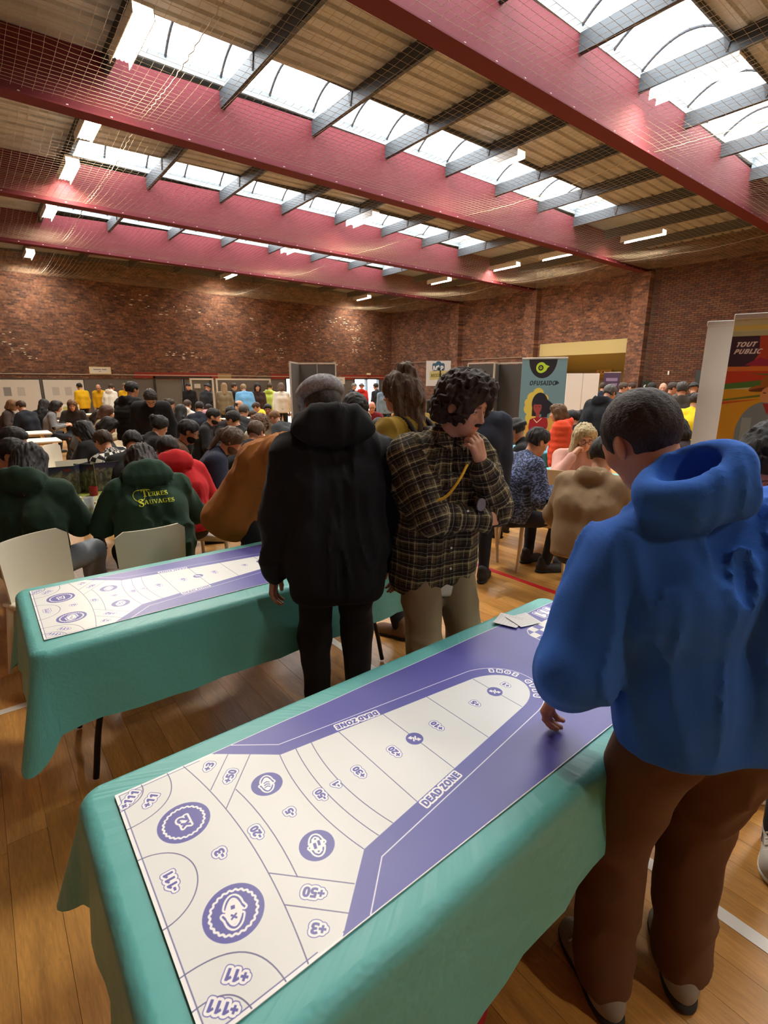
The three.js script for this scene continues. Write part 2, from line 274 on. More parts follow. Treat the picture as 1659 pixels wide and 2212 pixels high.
BEAMS.slice(1).forEach((b, i) => {
  const w = struct('window_' + (i + 1), null, null, ['barrel roof light behind the photographer', 'barrel roof light above the photographer', 'barrel roof light beside the nearest red beam', 'barrel roof light beside the second red beam', 'barrel roof light beside the third red beam', 'barrel roof light beside the red beam nearest the far wall'][i]);
  const b0 = b - SKYW, N = Math.round((SKY1 - SKY0) / 0.964), y0 = (a) => roofY(a) + 0.02;
  mesh('curb', join([abox(SKY0, SKY1, 6.99, 7.12, b0 - 0.03, b0), abox(SKY0, SKY1, 6.97, 7.12, b - 0.02, b + 0.03), abox(SKY0 - 0.03, SKY0, 6.8, 7.12, b0, b), abox(SKY1, SKY1 + 0.03, 6.8, 7.12, b0, b)]), curbM, w);
  mesh('frame_strip', abox(SKY0, SKY1, 6.9, 6.99, b0 - 0.04, b0 - 0.005), std('#3d4346', 0.6), w);
  const arc = (t) => [b0 + SKYW * t, 7.1 + 0.3 * (1 - (2 * t - 1) ** 2)];
  for (let k = 0; k < N; k++) {
    const a0 = SKY0 + (SKY1 - SKY0) * k / N, a1 = SKY0 + (SKY1 - SKY0) * (k + 1) / N, pos = [], idx = [];
    for (let j = 0; j <= 10; j++) { const [bb, y] = arc(j / 10); pos.push(a0, y, -bb, a1, y, -bb); if (j) idx.push(2 * j - 2, 2 * j - 1, 2 * j, 2 * j - 1, 2 * j + 1, 2 * j); }
    const g = new THREE.BufferGeometry(); g.setAttribute('position', new THREE.Float32BufferAttribute(pos, 3)); g.setIndex(idx); g.computeVertexNormals();
    mesh('pane' + (k ? '_' + String(k).padStart(3, '0') : ''), g, skyPane, w);
    mesh('rib' + (k ? '_' + String(k).padStart(3, '0') : ''), tube(Array.from({ length: 9 }, (_, j) => { const [bb, y] = arc(j / 8); return V(a0, y - 0.02, -bb); }), 0.024, 16, 5), ribM, w);
  }
});
// protective nets slung between the beams
const netM = std('#a89a80', 0.8);
for (let i = 3; i < bayEdges.length - 1; i++) {
  const b0 = bayEdges[i] + 0.14, b1 = bayEdges[i + 1] - 0.14, cell = 0.13, pos = [], idx = [];
  const sag = (a, b) => 5.93 - 0.10 * Math.sin(Math.PI * (b - b0) / (b1 - b0)) * (0.7 + 0.6 * noise(a * 0.7, b * 0.7, i)) + 0.02 * noise(a * 3, b * 3, 4);
  const strand = (pts, r) => { for (let k = 0; k < pts.length; k++) { const n = pos.length / 3, p = pts[k], q = pts[Math.min(k + 1, pts.length - 1)], o = pts[Math.max(k - 1, 0)], dx = q[0] - o[0], dz = q[2] - o[2], l = Math.hypot(dx, dz) || 1;
    pos.push(p[0] - dz / l * r, p[1], p[2] + dx / l * r, p[0] + dz / l * r, p[1], p[2] - dx / l * r, p[0], p[1] - r * 1.6, p[2]);
    if (k) { const m = n - 3; for (let e = 0; e < 3; e++) { const f = (e + 1) % 3; idx.push(m + e, m + f, n + e, m + f, n + f, n + e); } } } };
  for (let a = 0.1; a < AR - 0.3; a += cell) { const pts = []; for (let j = 0; j <= 14; j++) { const b = b0 + (b1 - b0) * j / 14; pts.push([a + 0.02 * noise(a * 3, b * 2, 1), sag(a, b), -b]); } strand(pts, 0.0022); }
  for (let b = b0; b < b1; b += cell) { const pts = []; for (let j = 0; j <= 60; j++) { const a = (AR - 0.4) * j / 60; pts.push([a, sag(a, b), -(b + 0.02 * noise(a * 2, b * 3, 2))]); } strand(pts, 0.0022); }
  for (const a of [2.9, 10.75, 18.9]) { const pts = []; for (let j = 0; j <= 40; j++) { const b = b0 + (b1 - b0) * j / 40; pts.push([a + 0.015 * Math.sin(b * 30), sag(a, b) - 0.004, -b]); } strand(pts, 0.007); }
  const g = new THREE.BufferGeometry(); g.setAttribute('position', new THREE.Float32BufferAttribute(pos, 3)); g.setIndex(idx); g.computeVertexNormals();
  single('ceiling_net', g, netM, ['ball net slung between the beam overhead and the nearest red beam', 'ball net slung between the nearest and the second red beam', 'ball net slung between the second and the third red beam', 'ball net slung between the third red beam and the one nearest the far wall', 'ball net slung between the last red beam and the far brick wall'][i - 3], 'net', [0, 0, 0], 0, 'nets under the roof');
}
// strip lights hung under three purlins
const lampHousing = std('#d8d8d4', 0.5), tubeM = new THREE.MeshStandardMaterial({ color: '#ffffff', emissive: new THREE.Color(1.0, 0.93, 0.8), emissiveIntensity: 6, roughness: 0.5 });
const ord = ['nearest', 'second', 'third', 'fourth', 'fifth', 'sixth'];     // rows go on above and behind the photographer
for (const [a, row, list] of [[2.498, 'under the left-hand purlin', [8.8, 12.0, 14.6, 18.2, 24.3, 4.6, -5.6]], [10.21, 'under the ridge purlin', [4.55, 8.7, 13.9, 18.3, 24.4, -0.4, -5.2]], [17.922, 'along the right-hand wall side', [3.6, 9.0, 12.2, 14.6, 18.4, 24.5, -0.8, -5.4]]])
  list.forEach((b, i) => {
    const y = roofY(a) - 0.27 - 0.152;
    const g = thing('strip_light', b < 0 || (a < 3 && b < 8) ? `glowing strip light ${row}, ${b > 0 ? 'above' : b > -3 ? 'just behind' : 'far behind'} the photographer` : `${ord[i]} glowing strip light ${row}`, 'light', [a, y, b], 0, 'strip lights under the roof');
    mesh('housing', join([rbox(0.26, 0.05, 1.36, 0.01, 0, 0.06, 0), box(0.02, 0.06, 0.02, 0, 0.11, 0.5), box(0.02, 0.06, 0.02, 0, 0.11, -0.5)]), lampHousing, g);
    for (let s = 0; s < 4; s++) mesh('fluorescent_tube' + (s ? '_00' + s : ''), rod(V(s * 0.062 - 0.093, 0.005, -0.65), V(s * 0.062 - 0.093, 0.005, 0.65), 0.028, 0.028, 10), tubeM, g);
    mesh('reflector', join([box(0.012, 0.15, 1.36, 0.135, -0.02, 0), box(0.012, 0.15, 1.36, -0.135, -0.02, 0)]), lampHousing, g);
    const l = new THREE.RectAreaLight(TUBE.color, TUBE.power, 0.24, 1.3); l.position.set(a, y - 0.035, -b); l.lookAt(a, 0, -b); l.castShadow = true; scene.add(l);
  });

// ------------------------------------------------------------------ implicit surfaces (people, soft things)
// A field is a list of primitives joined by a smooth minimum; surface nets turn it into a mesh.
const sub3 = (p, q) => [p[0] - q[0], p[1] - q[1], p[2] - q[2]], add3 = (p, q) => [p[0] + q[0], p[1] + q[1], p[2] + q[2]], mul3 = (p, s) => [p[0] * s, p[1] * s, p[2] * s];
const dot3 = (p, q) => p[0] * q[0] + p[1] * q[1] + p[2] * q[2], len3 = (p) => Math.hypot(p[0], p[1], p[2]), mix3 = (p, q, t) => [p[0] + (q[0] - p[0]) * t, p[1] + (q[1] - p[1]) * t, p[2] + (q[2] - p[2]) * t];
const cross3 = (p, q) => [p[1] * q[2] - p[2] * q[1], p[2] * q[0] - p[0] * q[2], p[0] * q[1] - p[1] * q[0]], unit3 = (p) => mul3(p, 1 / (len3(p) || 1));
const cap = (a, b, ra, rb = ra, k) => { const d = sub3(b, a); return { t: 0, a, d, n: 1 / (dot3(d, d) || 1e-9), ra, rb, k, lo: [0, 1, 2].map((i) => Math.min(a[i] - ra, b[i] - rb)), hi: [0, 1, 2].map((i) => Math.max(a[i] + ra, b[i] + rb)) }; };
const ell = (c, r, q, k) => { const m = Math.max(...r); return { t: 1, c, r, q: q ? q.clone().invert() : null, k, lo: c.map((v) => v - m), hi: c.map((v) => v + m) }; };
function primD(s, x, y, z) {
  if (s.t === 0) {
    const px = x - s.a[0], py = y - s.a[1], pz = z - s.a[2]; let h = (px * s.d[0] + py * s.d[1] + pz * s.d[2]) * s.n; h = h < 0 ? 0 : h > 1 ? 1 : h;
    const ex = px - s.d[0] * h, ey = py - s.d[1] * h, ez = pz - s.d[2] * h; return Math.sqrt(ex * ex + ey * ey + ez * ez) - (s.ra + (s.rb - s.ra) * h);
  }
  let px = x - s.c[0], py = y - s.c[1], pz = z - s.c[2];
  if (s.q) { const { x: qx, y: qy, z: qz, w: qw } = s.q, ix = qw * px + qy * pz - qz * py, iy = qw * py + qz * px - qx * pz, iz = qw * pz + qx * py - qy * px, iw = -qx * px - qy * py - qz * pz; px = ix * qw - iw * qx - iy * qz + iz * qy; py = iy * qw - iw * qy - iz * qx + ix * qz; pz = iz * qw - iw * qz - ix * qy + iy * qx; }
  const a = px / s.r[0], b = py / s.r[1], c = pz / s.r[2], k0 = Math.sqrt(a * a + b * b + c * c), a2 = a / s.r[0], b2 = b / s.r[1], c2 = c / s.r[2], k1 = Math.sqrt(a2 * a2 + b2 * b2 + c2 * c2);
  return k1 > 1e-9 ? k0 * (k0 - 1) / k1 : -Math.min(...s.r);
}
const smin = (a, b, k) => { const h = Math.max(k - Math.abs(a - b), 0) / k; return Math.min(a, b) - h * h * k * 0.25; };
const smax = (a, b, k) => -smin(-a, -b, k);
const union = (prims, k = 0.04) => (x, y, z) => { let d = 1e9; for (const s of prims) { const e = primD(s, x, y, z); d = d > 1e8 ? e : smin(d, e, s.k ?? k); } return d; };
const bounds = (prims, pad = 0.03) => [[0, 1, 2].map((i) => Math.min(...prims.map((s) => s.lo[i])) - pad), [0, 1, 2].map((i) => Math.max(...prims.map((s) => s.hi[i])) + pad)];
function surfaceNets(f, lo, hi, h) {
  const n = [0, 1, 2].map((i) => Math.ceil((hi[i] - lo[i]) / h) + 2), [nx, ny, nz] = n, val = new Float32Array(nx * ny * nz), at = (i, j, k) => (k * ny + j) * nx + i, B = 4;
  for (let k0 = 0; k0 < nz; k0 += B) for (let j0 = 0; j0 < ny; j0 += B) for (let i0 = 0; i0 < nx; i0 += B) {
    const c = f(lo[0] + (i0 + 1.5) * h, lo[1] + (j0 + 1.5) * h, lo[2] + (k0 + 1.5) * h), far = Math.abs(c) > h * B * 1.3 + 0.022;
    for (let k = k0; k < Math.min(k0 + B, nz); k++) for (let j = j0; j < Math.min(j0 + B, ny); j++) for (let i = i0; i < Math.min(i0 + B, nx); i++)
      val[at(i, j, k)] = far ? c : f(lo[0] + i * h, lo[1] + j * h, lo[2] + k * h);
  }
  const id = new Int32Array(nx * ny * nz).fill(-1), pos = [], idx = [], C = [[0, 0, 0], [1, 0, 0], [0, 1, 0], [1, 1, 0], [0, 0, 1], [1, 0, 1], [0, 1, 1], [1, 1, 1]], E = [[0, 1], [2, 3], [4, 5], [6, 7], [0, 2], [1, 3], [4, 6], [5, 7], [0, 4], [1, 5], [2, 6], [3, 7]], v = new Float32Array(8);
  for (let k = 0; k < nz - 1; k++) for (let j = 0; j < ny - 1; j++) for (let i = 0; i < nx - 1; i++) {
    let mask = 0; for (let c = 0; c < 8; c++) { v[c] = val[at(i + C[c][0], j + C[c][1], k + C[c][2])]; if (v[c] < 0) mask |= 1 << c; }
    if (mask === 0 || mask === 255) continue;
    let x = 0, y = 0, z = 0, m = 0;
    for (const [p, q] of E) if ((v[p] < 0) !== (v[q] < 0)) { const t = v[p] / (v[p] - v[q]); x += C[p][0] + (C[q][0] - C[p][0]) * t; y += C[p][1] + (C[q][1] - C[p][1]) * t; z += C[p][2] + (C[q][2] - C[p][2]) * t; m++; }
    id[at(i, j, k)] = pos.length / 3; pos.push(lo[0] + (i + x / m) * h, lo[1] + (j + y / m) * h, lo[2] + (k + z / m) * h);
  }
  const quad = (a, b, c, d, flip) => { if (a < 0 || b < 0 || c < 0 || d < 0) return; flip ? idx.push(a, c, b, a, d, c) : idx.push(a, b, c, a, c, d); };
  for (let k = 1; k < nz - 1; k++) for (let j = 1; j < ny - 1; j++) for (let i = 1; i < nx - 1; i++) {
    const s = val[at(i, j, k)] < 0;
    if (s !== val[at(i + 1, j, k)] < 0) quad(id[at(i, j - 1, k - 1)], id[at(i, j, k - 1)], id[at(i, j, k)], id[at(i, j - 1, k)], !s);
    if (s !== val[at(i, j + 1, k)] < 0) quad(id[at(i - 1, j, k - 1)], id[at(i - 1, j, k)], id[at(i, j, k)], id[at(i, j, k - 1)], !s);
    if (s !== val[at(i, j, k + 1)] < 0) quad(id[at(i - 1, j - 1, k)], id[at(i, j - 1, k)], id[at(i, j, k)], id[at(i - 1, j, k)], !s);
  }
  const g = new THREE.BufferGeometry(); g.setAttribute('position', new THREE.Float32BufferAttribute(pos, 3)); g.setIndex(idx); g.computeVertexNormals();
  return g;
}
const shapeOf = (prims, k, h, pad) => surfaceNets(union(prims, k), ...bounds(prims, pad ?? 3 * h), h);

// ---- head, hair and hands, in their own axes (head: origin between the ears, +y up, +z face; hand: origin wrist, -y to the fingers, +z palm, thumb to +x)
const HEADCELL = [0.0042, 0.0085, 0.013], headCache = {};
function headGeometry(lod, female) {
  const key = lod + (female ? 'f' : 'm'); if (headCache[key]) return headCache[key];
  const w = female ? 0.94 : 1;
  const solid = [ell([0, 0.028, -0.012], [0.074 * w, 0.086, 0.093]), ell([0, -0.035, 0.02], [0.059 * w, 0.07, 0.066]), ell([0, -0.088, 0.05], [0.03 * w, 0.024, 0.03], null, 0.05), cap([0, -0.055, -0.02], [0, -0.2, -0.04], 0.05 * w, 0.055 * w),
    ell([0, 0.02, 0.07], [0.048, 0.016, 0.016], null, 0.03), cap([0, 0.008, 0.082], [0, -0.032, 0.103], 0.008, 0.0115, 0.012), cap([-0.014, -0.036, 0.09], [0.014, -0.036, 0.09], 0.008, 0.008, 0.012),
    ell([0.04, -0.02, 0.058], [0.022, 0.02, 0.018], null, 0.03), ell([-0.04, -0.02, 0.058], [0.022, 0.02, 0.018], null, 0.03),
    ell([0, -0.0575, 0.08], [0.023, 0.0055, 0.0125], null, 0.012), ell([0, -0.068, 0.078], [0.019, 0.006, 0.0125], null, 0.012)];
  for (const s of [-1, 1]) solid.push(ell([s * 0.078 * w, -0.006, -0.012], [0.008, 0.031, 0.019], new THREE.Quaternion().setFromEuler(new THREE.Euler(-0.2, s * -0.35, 0)), 0.012));
  const f0 = union(solid, 0.03);
  const f = (x, y, z) => {
    let d = f0(x, y, z); const ax = Math.abs(x);
    const sock = Math.hypot(ax - 0.031, y - 0.0, z - 0.096) - 0.018; d = smax(d, -sock, 0.014);
    const ball = Math.hypot(ax - 0.031, y + 0.001, z - 0.0715) - 0.0125; d = Math.min(d, ball);
    d = smax(d, -(Math.hypot((x) * 0.35, y + 0.0625, (z - 0.096)) - 0.0045), 0.004);
    return d;
  };
  const g = surfaceNets(f, [-0.11, -0.23, -0.13], [0.11, 0.13, 0.14], HEADCELL[lod]);
  const p = g.attributes.position, tint = new Float32Array(p.count * 3);
  for (let i = 0; i < p.count; i++) {
    const x = p.getX(i), ax = Math.abs(x), y = p.getY(i), z = p.getZ(i); let c = [1, 1, 1];
    if (z > 0.05) {
      const e = Math.hypot(ax - 0.031, y + 0.001, z - 0.0715);
      if (e < 0.0145 && Math.abs(y) < 0.009) c = Math.hypot(ax - 0.031, y + 0.001) < 0.0062 ? [0.05, 0.04, 0.035] : [1.15, 1.35, 1.6];
      else if (e < 0.0165) c = [0.6, 0.5, 0.5];
      if (Math.abs(y - 0.021 + ax * 0.05) < 0.0048 && ax > 0.012 && ax < 0.05) c = [0.28, 0.2, 0.17];
      if (ax < 0.024 && Math.abs(y + 0.0625) < 0.0095 && z > 0.078) c = [1, 0.62, 0.6];
    }
    tint.set(c, 3 * i);
  }
  g.setAttribute('tint', new THREE.BufferAttribute(tint, 3));
  return headCache[key] = g;
}
const handCache = {};
function handGeometry(lod, kind) {
  const key = lod + kind; if (handCache[key]) return handCache[key];
  const curl = { relaxed: 0.45, flat: 0.08, fist: 1.35, grip: 0.95, bent: 0.75 }[kind] ?? 0.45, prims = [];
  prims.push(cap([0, 0.03, 0], [0, -0.01, 0], 0.026, 0.026), cap([-0.018, -0.03, 0], [-0.026, -0.085, 0], 0.016, 0.013), cap([0, -0.03, 0], [0, -0.09, 0], 0.018, 0.0135), cap([0.018, -0.03, 0], [0.024, -0.088, 0], 0.017, 0.0135));
  const base = [[-0.031, -0.082, 0.052], [-0.011, -0.09, 0.066], [0.009, -0.092, 0.072], [0.029, -0.088, 0.064]];
  base.forEach(([x, y, L], i) => {
    let p = [x, y, 0.002], a = curl * 0.6 + i * 0.03; const seg = [0.44, 0.32, 0.24]; let r = i === 0 ? 0.0078 : 0.0092;
    for (let s = 0; s < 3; s++) { const q = [p[0] + (x * 0.12) * seg[s] * L * 6, p[1] - Math.cos(a) * L * seg[s], p[2] + Math.sin(a) * L * seg[s]]; prims.push(cap(p, q, r, r * 0.9, 0.006)); p = q; a += curl * (s ? 0.8 : 1.15); r *= 0.92; }
  });
  const th = kind === 'fist' || kind === 'grip' ? [[0.022, -0.025, 0.008], [0.044, -0.052, 0.022], [0.038, -0.08, 0.036], [0.022, -0.096, 0.042]] : [[0.022, -0.022, 0.006], [0.05, -0.05, 0.016], [0.061, -0.078, 0.02], [0.064, -0.1, 0.022]];
  for (let s = 0; s < 3; s++) prims.push(cap(th[s], th[s + 1], [0.016, 0.012, 0.0105][s], [0.012, 0.0105, 0.009][s], 0.008));
  return handCache[key] = shapeOf(prims, 0.014, [0.004, 0.0065, 0.0095][lod], 0.012);
}
const hairCache = {};
function hairGeometry(lod, style) {
  const key = lod + style; if (hairCache[key]) return hairCache[key];
  const strands = (x, y, z, a, fr) => a * (noise(x * fr, y * fr * 0.25 + 7, z * fr) - 0.5) * 2;
  let f, lo = [-0.16, -0.2, -0.19], hi = [0.16, 0.2, 0.15];
  const skull = (g) => ell([0, 0.03, -0.014], [0.074 + g, 0.086 + g, 0.093 + g]), face = ell([0, -0.035, 0.12], [0.07, 0.095, 0.095]), faceUp = ell([0, -0.035, 0.12], [0.07, 0.098, 0.09]);
  const nape = (y, z, cut) => cut - y + (z < -0.03 ? -(z + 0.03) * 0.25 : (z + 0.03) * 0.8);
  if (style === 'buzz' || style === 'short') {
    const g = style === 'buzz' ? 0.009 : 0.019, s = skull(g), top = ell([0, 0.075, 0.0], [0.068, 0.05, 0.09]);
    f = (x, y, z) => { let d = primD(s, x, y, z); if (style === 'short') d = smin(d, primD(top, x, y, z), 0.02); d += strands(x, y, z, style === 'buzz' ? 0.002 : 0.007, style === 'buzz' ? 120 : 70); d = smax(d, -primD(face, x, y, z), 0.012); d = smax(d, nape(y, z, style === 'buzz' ? -0.062 : -0.045), 0.01); const ax = Math.abs(x); return smax(d, -(Math.hypot(ax - 0.085, y + 0.01, z + 0.005) - 0.034), 0.01); };
  } else if (style === 'curly') {
    const s = skull(0.036), tuft = [ell([0, 0.105, 0.03], [0.085, 0.042, 0.07]), ell([0.06, -0.03, -0.065], [0.05, 0.07, 0.05]), ell([-0.06, -0.03, -0.065], [0.05, 0.07, 0.05]), ell([0, -0.045, -0.08], [0.06, 0.06, 0.045]), ell([0.072, 0.02, 0.02], [0.028, 0.06, 0.05]), ell([-0.072, 0.02, 0.02], [0.028, 0.06, 0.05]), ell([0, 0.1, 0.07], [0.065, 0.03, 0.035])];
    f = (x, y, z) => { let d = primD(s, x, y, z); for (const t of tuft) d = smin(d, primD(t, x, y, z), 0.02); const w = 0.02 * noise(x * 20, y * 20, z * 20); d += 0.022 * (Math.abs(noise((x + w) * 42, (y + w) * 42, (z - w) * 42) - 0.5) * 2 - 0.45) + 0.01 * (noise(x * 95, y * 60, z * 95) - 0.5); d = smax(d, -primD(faceUp, x, y, z), 0.012); d = smax(d, -0.1 - y, 0.02); return smax(d, -(Math.hypot(Math.abs(x) - 0.088, y + 0.015, z - 0.005) - 0.026), 0.008); };
  } else if (style === 'long' || style === 'blond' || style === 'tail' || style === 'bun' || style === 'halfup' || style === 'bob') {
    const s = skull(0.024), L = { long: -0.3, blond: -0.24, tail: -0.1, bun: -0.06, halfup: -0.32, bob: -0.13 }[style], fall = [cap([0, 0.03, -0.06], [0, L + 0.05, -0.1], 0.085, 0.07), cap([0.06, 0.02, -0.03], [0.075, L + 0.04, -0.045], 0.045, 0.04), cap([-0.06, 0.02, -0.03], [-0.075, L + 0.04, -0.045], 0.045, 0.04)];
    if (style === 'blond' || style === 'bob') fall.push(cap([0.075, 0.04, 0.02], [0.088, L + 0.06, 0.02], 0.028, 0.032), cap([-0.075, 0.04, 0.02], [-0.088, L + 0.06, 0.02], 0.028, 0.032), ell([0, 0.095, 0.05], [0.075, 0.03, 0.045]));
    const extra = style === 'bun' ? [ell([0, 0.07, -0.125], [0.042, 0.042, 0.04])] : style === 'tail' ? [cap([0, 0.03, -0.12], [0, -0.2, -0.13], 0.035, 0.022)] : style === 'halfup' ? [ell([0, 0.14, -0.05], [0.05, 0.05, 0.05]), cap([0, 0.12, -0.08], [0.02, -0.05, -0.13], 0.04, 0.05)] : [];
    const cutY = style === 'tail' || style === 'bun' ? -0.06 : -9; lo = [-0.17, L - 0.08, -0.2]; hi = [0.17, 0.22, 0.15];
    f = (x, y, z) => { let d = primD(s, x, y, z); if (cutY < -1) for (const t of fall) d = smin(d, primD(t, x, y, z), 0.03); if (cutY > -1) d = smax(d, nape(y, z, cutY), 0.01); for (const t of extra) d = smin(d, primD(t, x, y, z), 0.015); d += strands(x, y, z, style === 'halfup' ? 0.016 : 0.009, style === 'halfup' ? 42 : 60) + strands(x + 5, y, z, 0.004, 150); return smax(d, -primD(faceUp, x, y, z), 0.012); };
  } else if (style === 'bald') {
    const s = skull(0.01); f = (x, y, z) => { let d = primD(s, x, y, z) + strands(x, y, z, 0.003, 110); d = smax(d, y - 0.04 + (z > 0 ? 0.02 : 0), 0.01); d = smax(d, -primD(face, x, y, z), 0.01); d = smax(d, z - 0.02, 0.01); d = smax(d, nape(y, z, -0.045), 0.01); return smax(d, -(Math.hypot(Math.abs(x) - 0.085, y + 0.01, z + 0.005) - 0.03), 0.01); };
  } else if (style === 'beanie') {
    const s = skull(0.02), roll = (x, y, z) => { const r = Math.hypot(x / 0.096, (z + 0.012) / 0.116) - 1; return Math.hypot(r * 0.1, (y - 0.028 + z * 0.12) * 0.6) - 0.016; };
    f = (x, y, z) => { let d = smax(primD(s, x, y, z), 0.03 - y - z * 0.12, 0.01); d = smin(d, roll(x, y, z), 0.012); return d + 0.0025 * Math.sin(Math.atan2(x, z) * 46); };
  } else if (style === 'cap') {
    const c = [ell([0, 0.07, -0.005], [0.108, 0.075, 0.13]), ell([0, 0.085, 0.03], [0.1, 0.05, 0.1])], brim = ell([0, 0.052, 0.115], [0.078, 0.01, 0.05]);
    f = (x, y, z) => { let d = primD(c[0], x, y, z); d = smin(d, primD(c[1], x, y, z), 0.03); d = smax(d, 0.038 - y, 0.02); d = smin(d, primD(brim, x, y, z), 0.012); return d + 0.004 * (noise(x * 30, y * 30, z * 30) - 0.5) + (Math.abs(x) < 0.0025 ? 0.002 : 0); };
  } else return null;
  return hairCache[key] = surfaceNets(f, lo, hi, [0.0048, 0.0085, 0.013][lod]);
}
const shoeCache = {};
function shoeGeometry(lod) {      // origin under the ankle on the ground, +z toe
  if (shoeCache[lod]) return shoeCache[lod];
  const up = [ell([0, 0.045, -0.03], [0.038, 0.05, 0.055]), ell([0, 0.035, 0.07], [0.044, 0.04, 0.085]), ell([0, 0.03, 0.135], [0.042, 0.034, 0.05]), cap([0, 0.06, -0.02], [0, 0.11, -0.025], 0.044, 0.042)];
  const sole = [ell([0, 0.012, -0.035], [0.041, 0.022, 0.058], null, 0.03), ell([0, 0.012, 0.03], [0.04, 0.02, 0.08], null, 0.03), ell([0, 0.012, 0.115], [0.047, 0.022, 0.078], null, 0.03)], cell = [0.006, 0.01, 0.018][lod];
  const fu = union(up, 0.03), fs = union(sole), lo = [-0.07, -0.03, -0.14], hi = [0.07, 0.16, 0.24];
  return shoeCache[lod] = [surfaceNets((x, y, z) => smax(fu(x, y, z), 0.014 - y, 0.006), lo, hi, cell), surfaceNets((x, y, z) => Math.max(fs(x, y, z), -y, y - 0.026), lo, hi, cell)];
}
// ---- garments get uv in metres per bone so that weaves and checks follow the limbs
function uvByBones(g, bones) {
  const q = g.toNonIndexed(), p = q.attributes.position, uv = new Float32Array(p.count * 2), frames = bones.map(([a, b]) => { const d = unit3(sub3(b, a)), s = Math.abs(d[2]) < 0.9 ? unit3(cross3(d, [0, 0, 1])) : unit3(cross3(d, [0, 1, 0])); return { a, d, s, t: cross3(s, d), l: len3(sub3(b, a)) }; });
  for (let i = 0; i < p.count; i += 3) {
    const c = [0, 1, 2].map((k) => (p.getComponent(i, k) + p.getComponent(i + 1, k) + p.getComponent(i + 2, k)) / 3); let best = 0, bd = 1e9;
    frames.forEach((f, k) => { const r = sub3(c, f.a), h = Math.max(0, Math.min(f.l, dot3(r, f.d))), e = len3(sub3(r, mul3(f.d, h))) - (bones[k][2] ?? 0.06); if (e < bd) { bd = e; best = k; } });
    const f = frames[best], R = bones[best][2] ?? 0.06, ang = []; for (let k = 0; k < 3; k++) { const r = sub3([p.getX(i + k), p.getY(i + k), p.getZ(i + k)], f.a); ang.push(Math.atan2(dot3(r, f.s), dot3(r, f.t))); uv[2 * (i + k) + 1] = dot3(r, f.d) + best * 0.37; }
    for (let k = 1; k < 3; k++) { while (ang[k] - ang[0] > Math.PI) ang[k] -= 2 * Math.PI; while (ang[k] - ang[0] < -Math.PI) ang[k] += 2 * Math.PI; }
    for (let k = 0; k < 3; k++) uv[2 * (i + k)] = ang[k] * R;
  }
  q.setAttribute('uv', new THREE.BufferAttribute(uv, 2)); return q;
}
const strandTex = dataTex(256, 128, (x, y) => { const v = 140 + 115 * (0.6 * wrapNoise(x + 6 * Math.sin(y / 20), y, 256, 128, 128, 3) + 0.4 * wrapNoise(x, y, 256, 128, 24, 4)); return [v, v, v]; }, true, [7, 3]);
const stubbleTex = dataTex(128, 128, (x, y) => { const v = 120 + 135 * (0.7 * wrapNoise(x, y, 128, 128, 64, 3) + 0.3 * wrapNoise(x, y, 128, 128, 9, 4)); return [v, v, v]; }, true, [6, 6]);
const SKIN = std('#ffffff', 0.55, { vertexColors: true });
const fabricBump = dataTex(128, 128, (x, y) => { const v = 120 + 60 * wrapNoise(x, y, 128, 128, 64, 1) + 60 * wrapNoise(x, y, 128, 128, 32, 2); return [v, v, v]; }, false, [14, 14]);
const clothMats = {};
const clothMat = (color, rough = 0.95, fine = false) => clothMats[color + rough + fine] ??= std(color, rough, fine ? { bumpMap: fabricBump, bumpScale: 0.0006 } : {});
function ik(s, w, l1, l2, hint) {     // elbow or knee between s and w
  let d = sub3(w, s), L = len3(d); if (L > (l1 + l2) * 0.995) { w = add3(s, mul3(d, (l1 + l2) * 0.995 / L)); d = sub3(w, s); L = len3(d); }
  const n = unit3(d), x = (l1 * l1 - l2 * l2 + L * L) / (2 * L), h = Math.sqrt(Math.max(0, l1 * l1 - x * x)), o = unit3(sub3(hint, mul3(n, dot3(hint, n))));
  return [add3(add3(s, mul3(n, x)), mul3(o, h)), w];
}
const skinGeo = (geo, m, color) => {
  const g = geo.clone().applyMatrix4(m), n = g.attributes.position.count, c = new Float32Array(n * 3), t = g.attributes.tint;
  for (let i = 0; i < n; i++) for (let k = 0; k < 3; k++) c[3 * i + k] = [color.r, color.g, color.b][k] * (t ? t.getComponent(i, k) : 1);
  g.deleteAttribute('tint'); g.setAttribute('color', new THREE.BufferAttribute(c, 3)); return g;
};
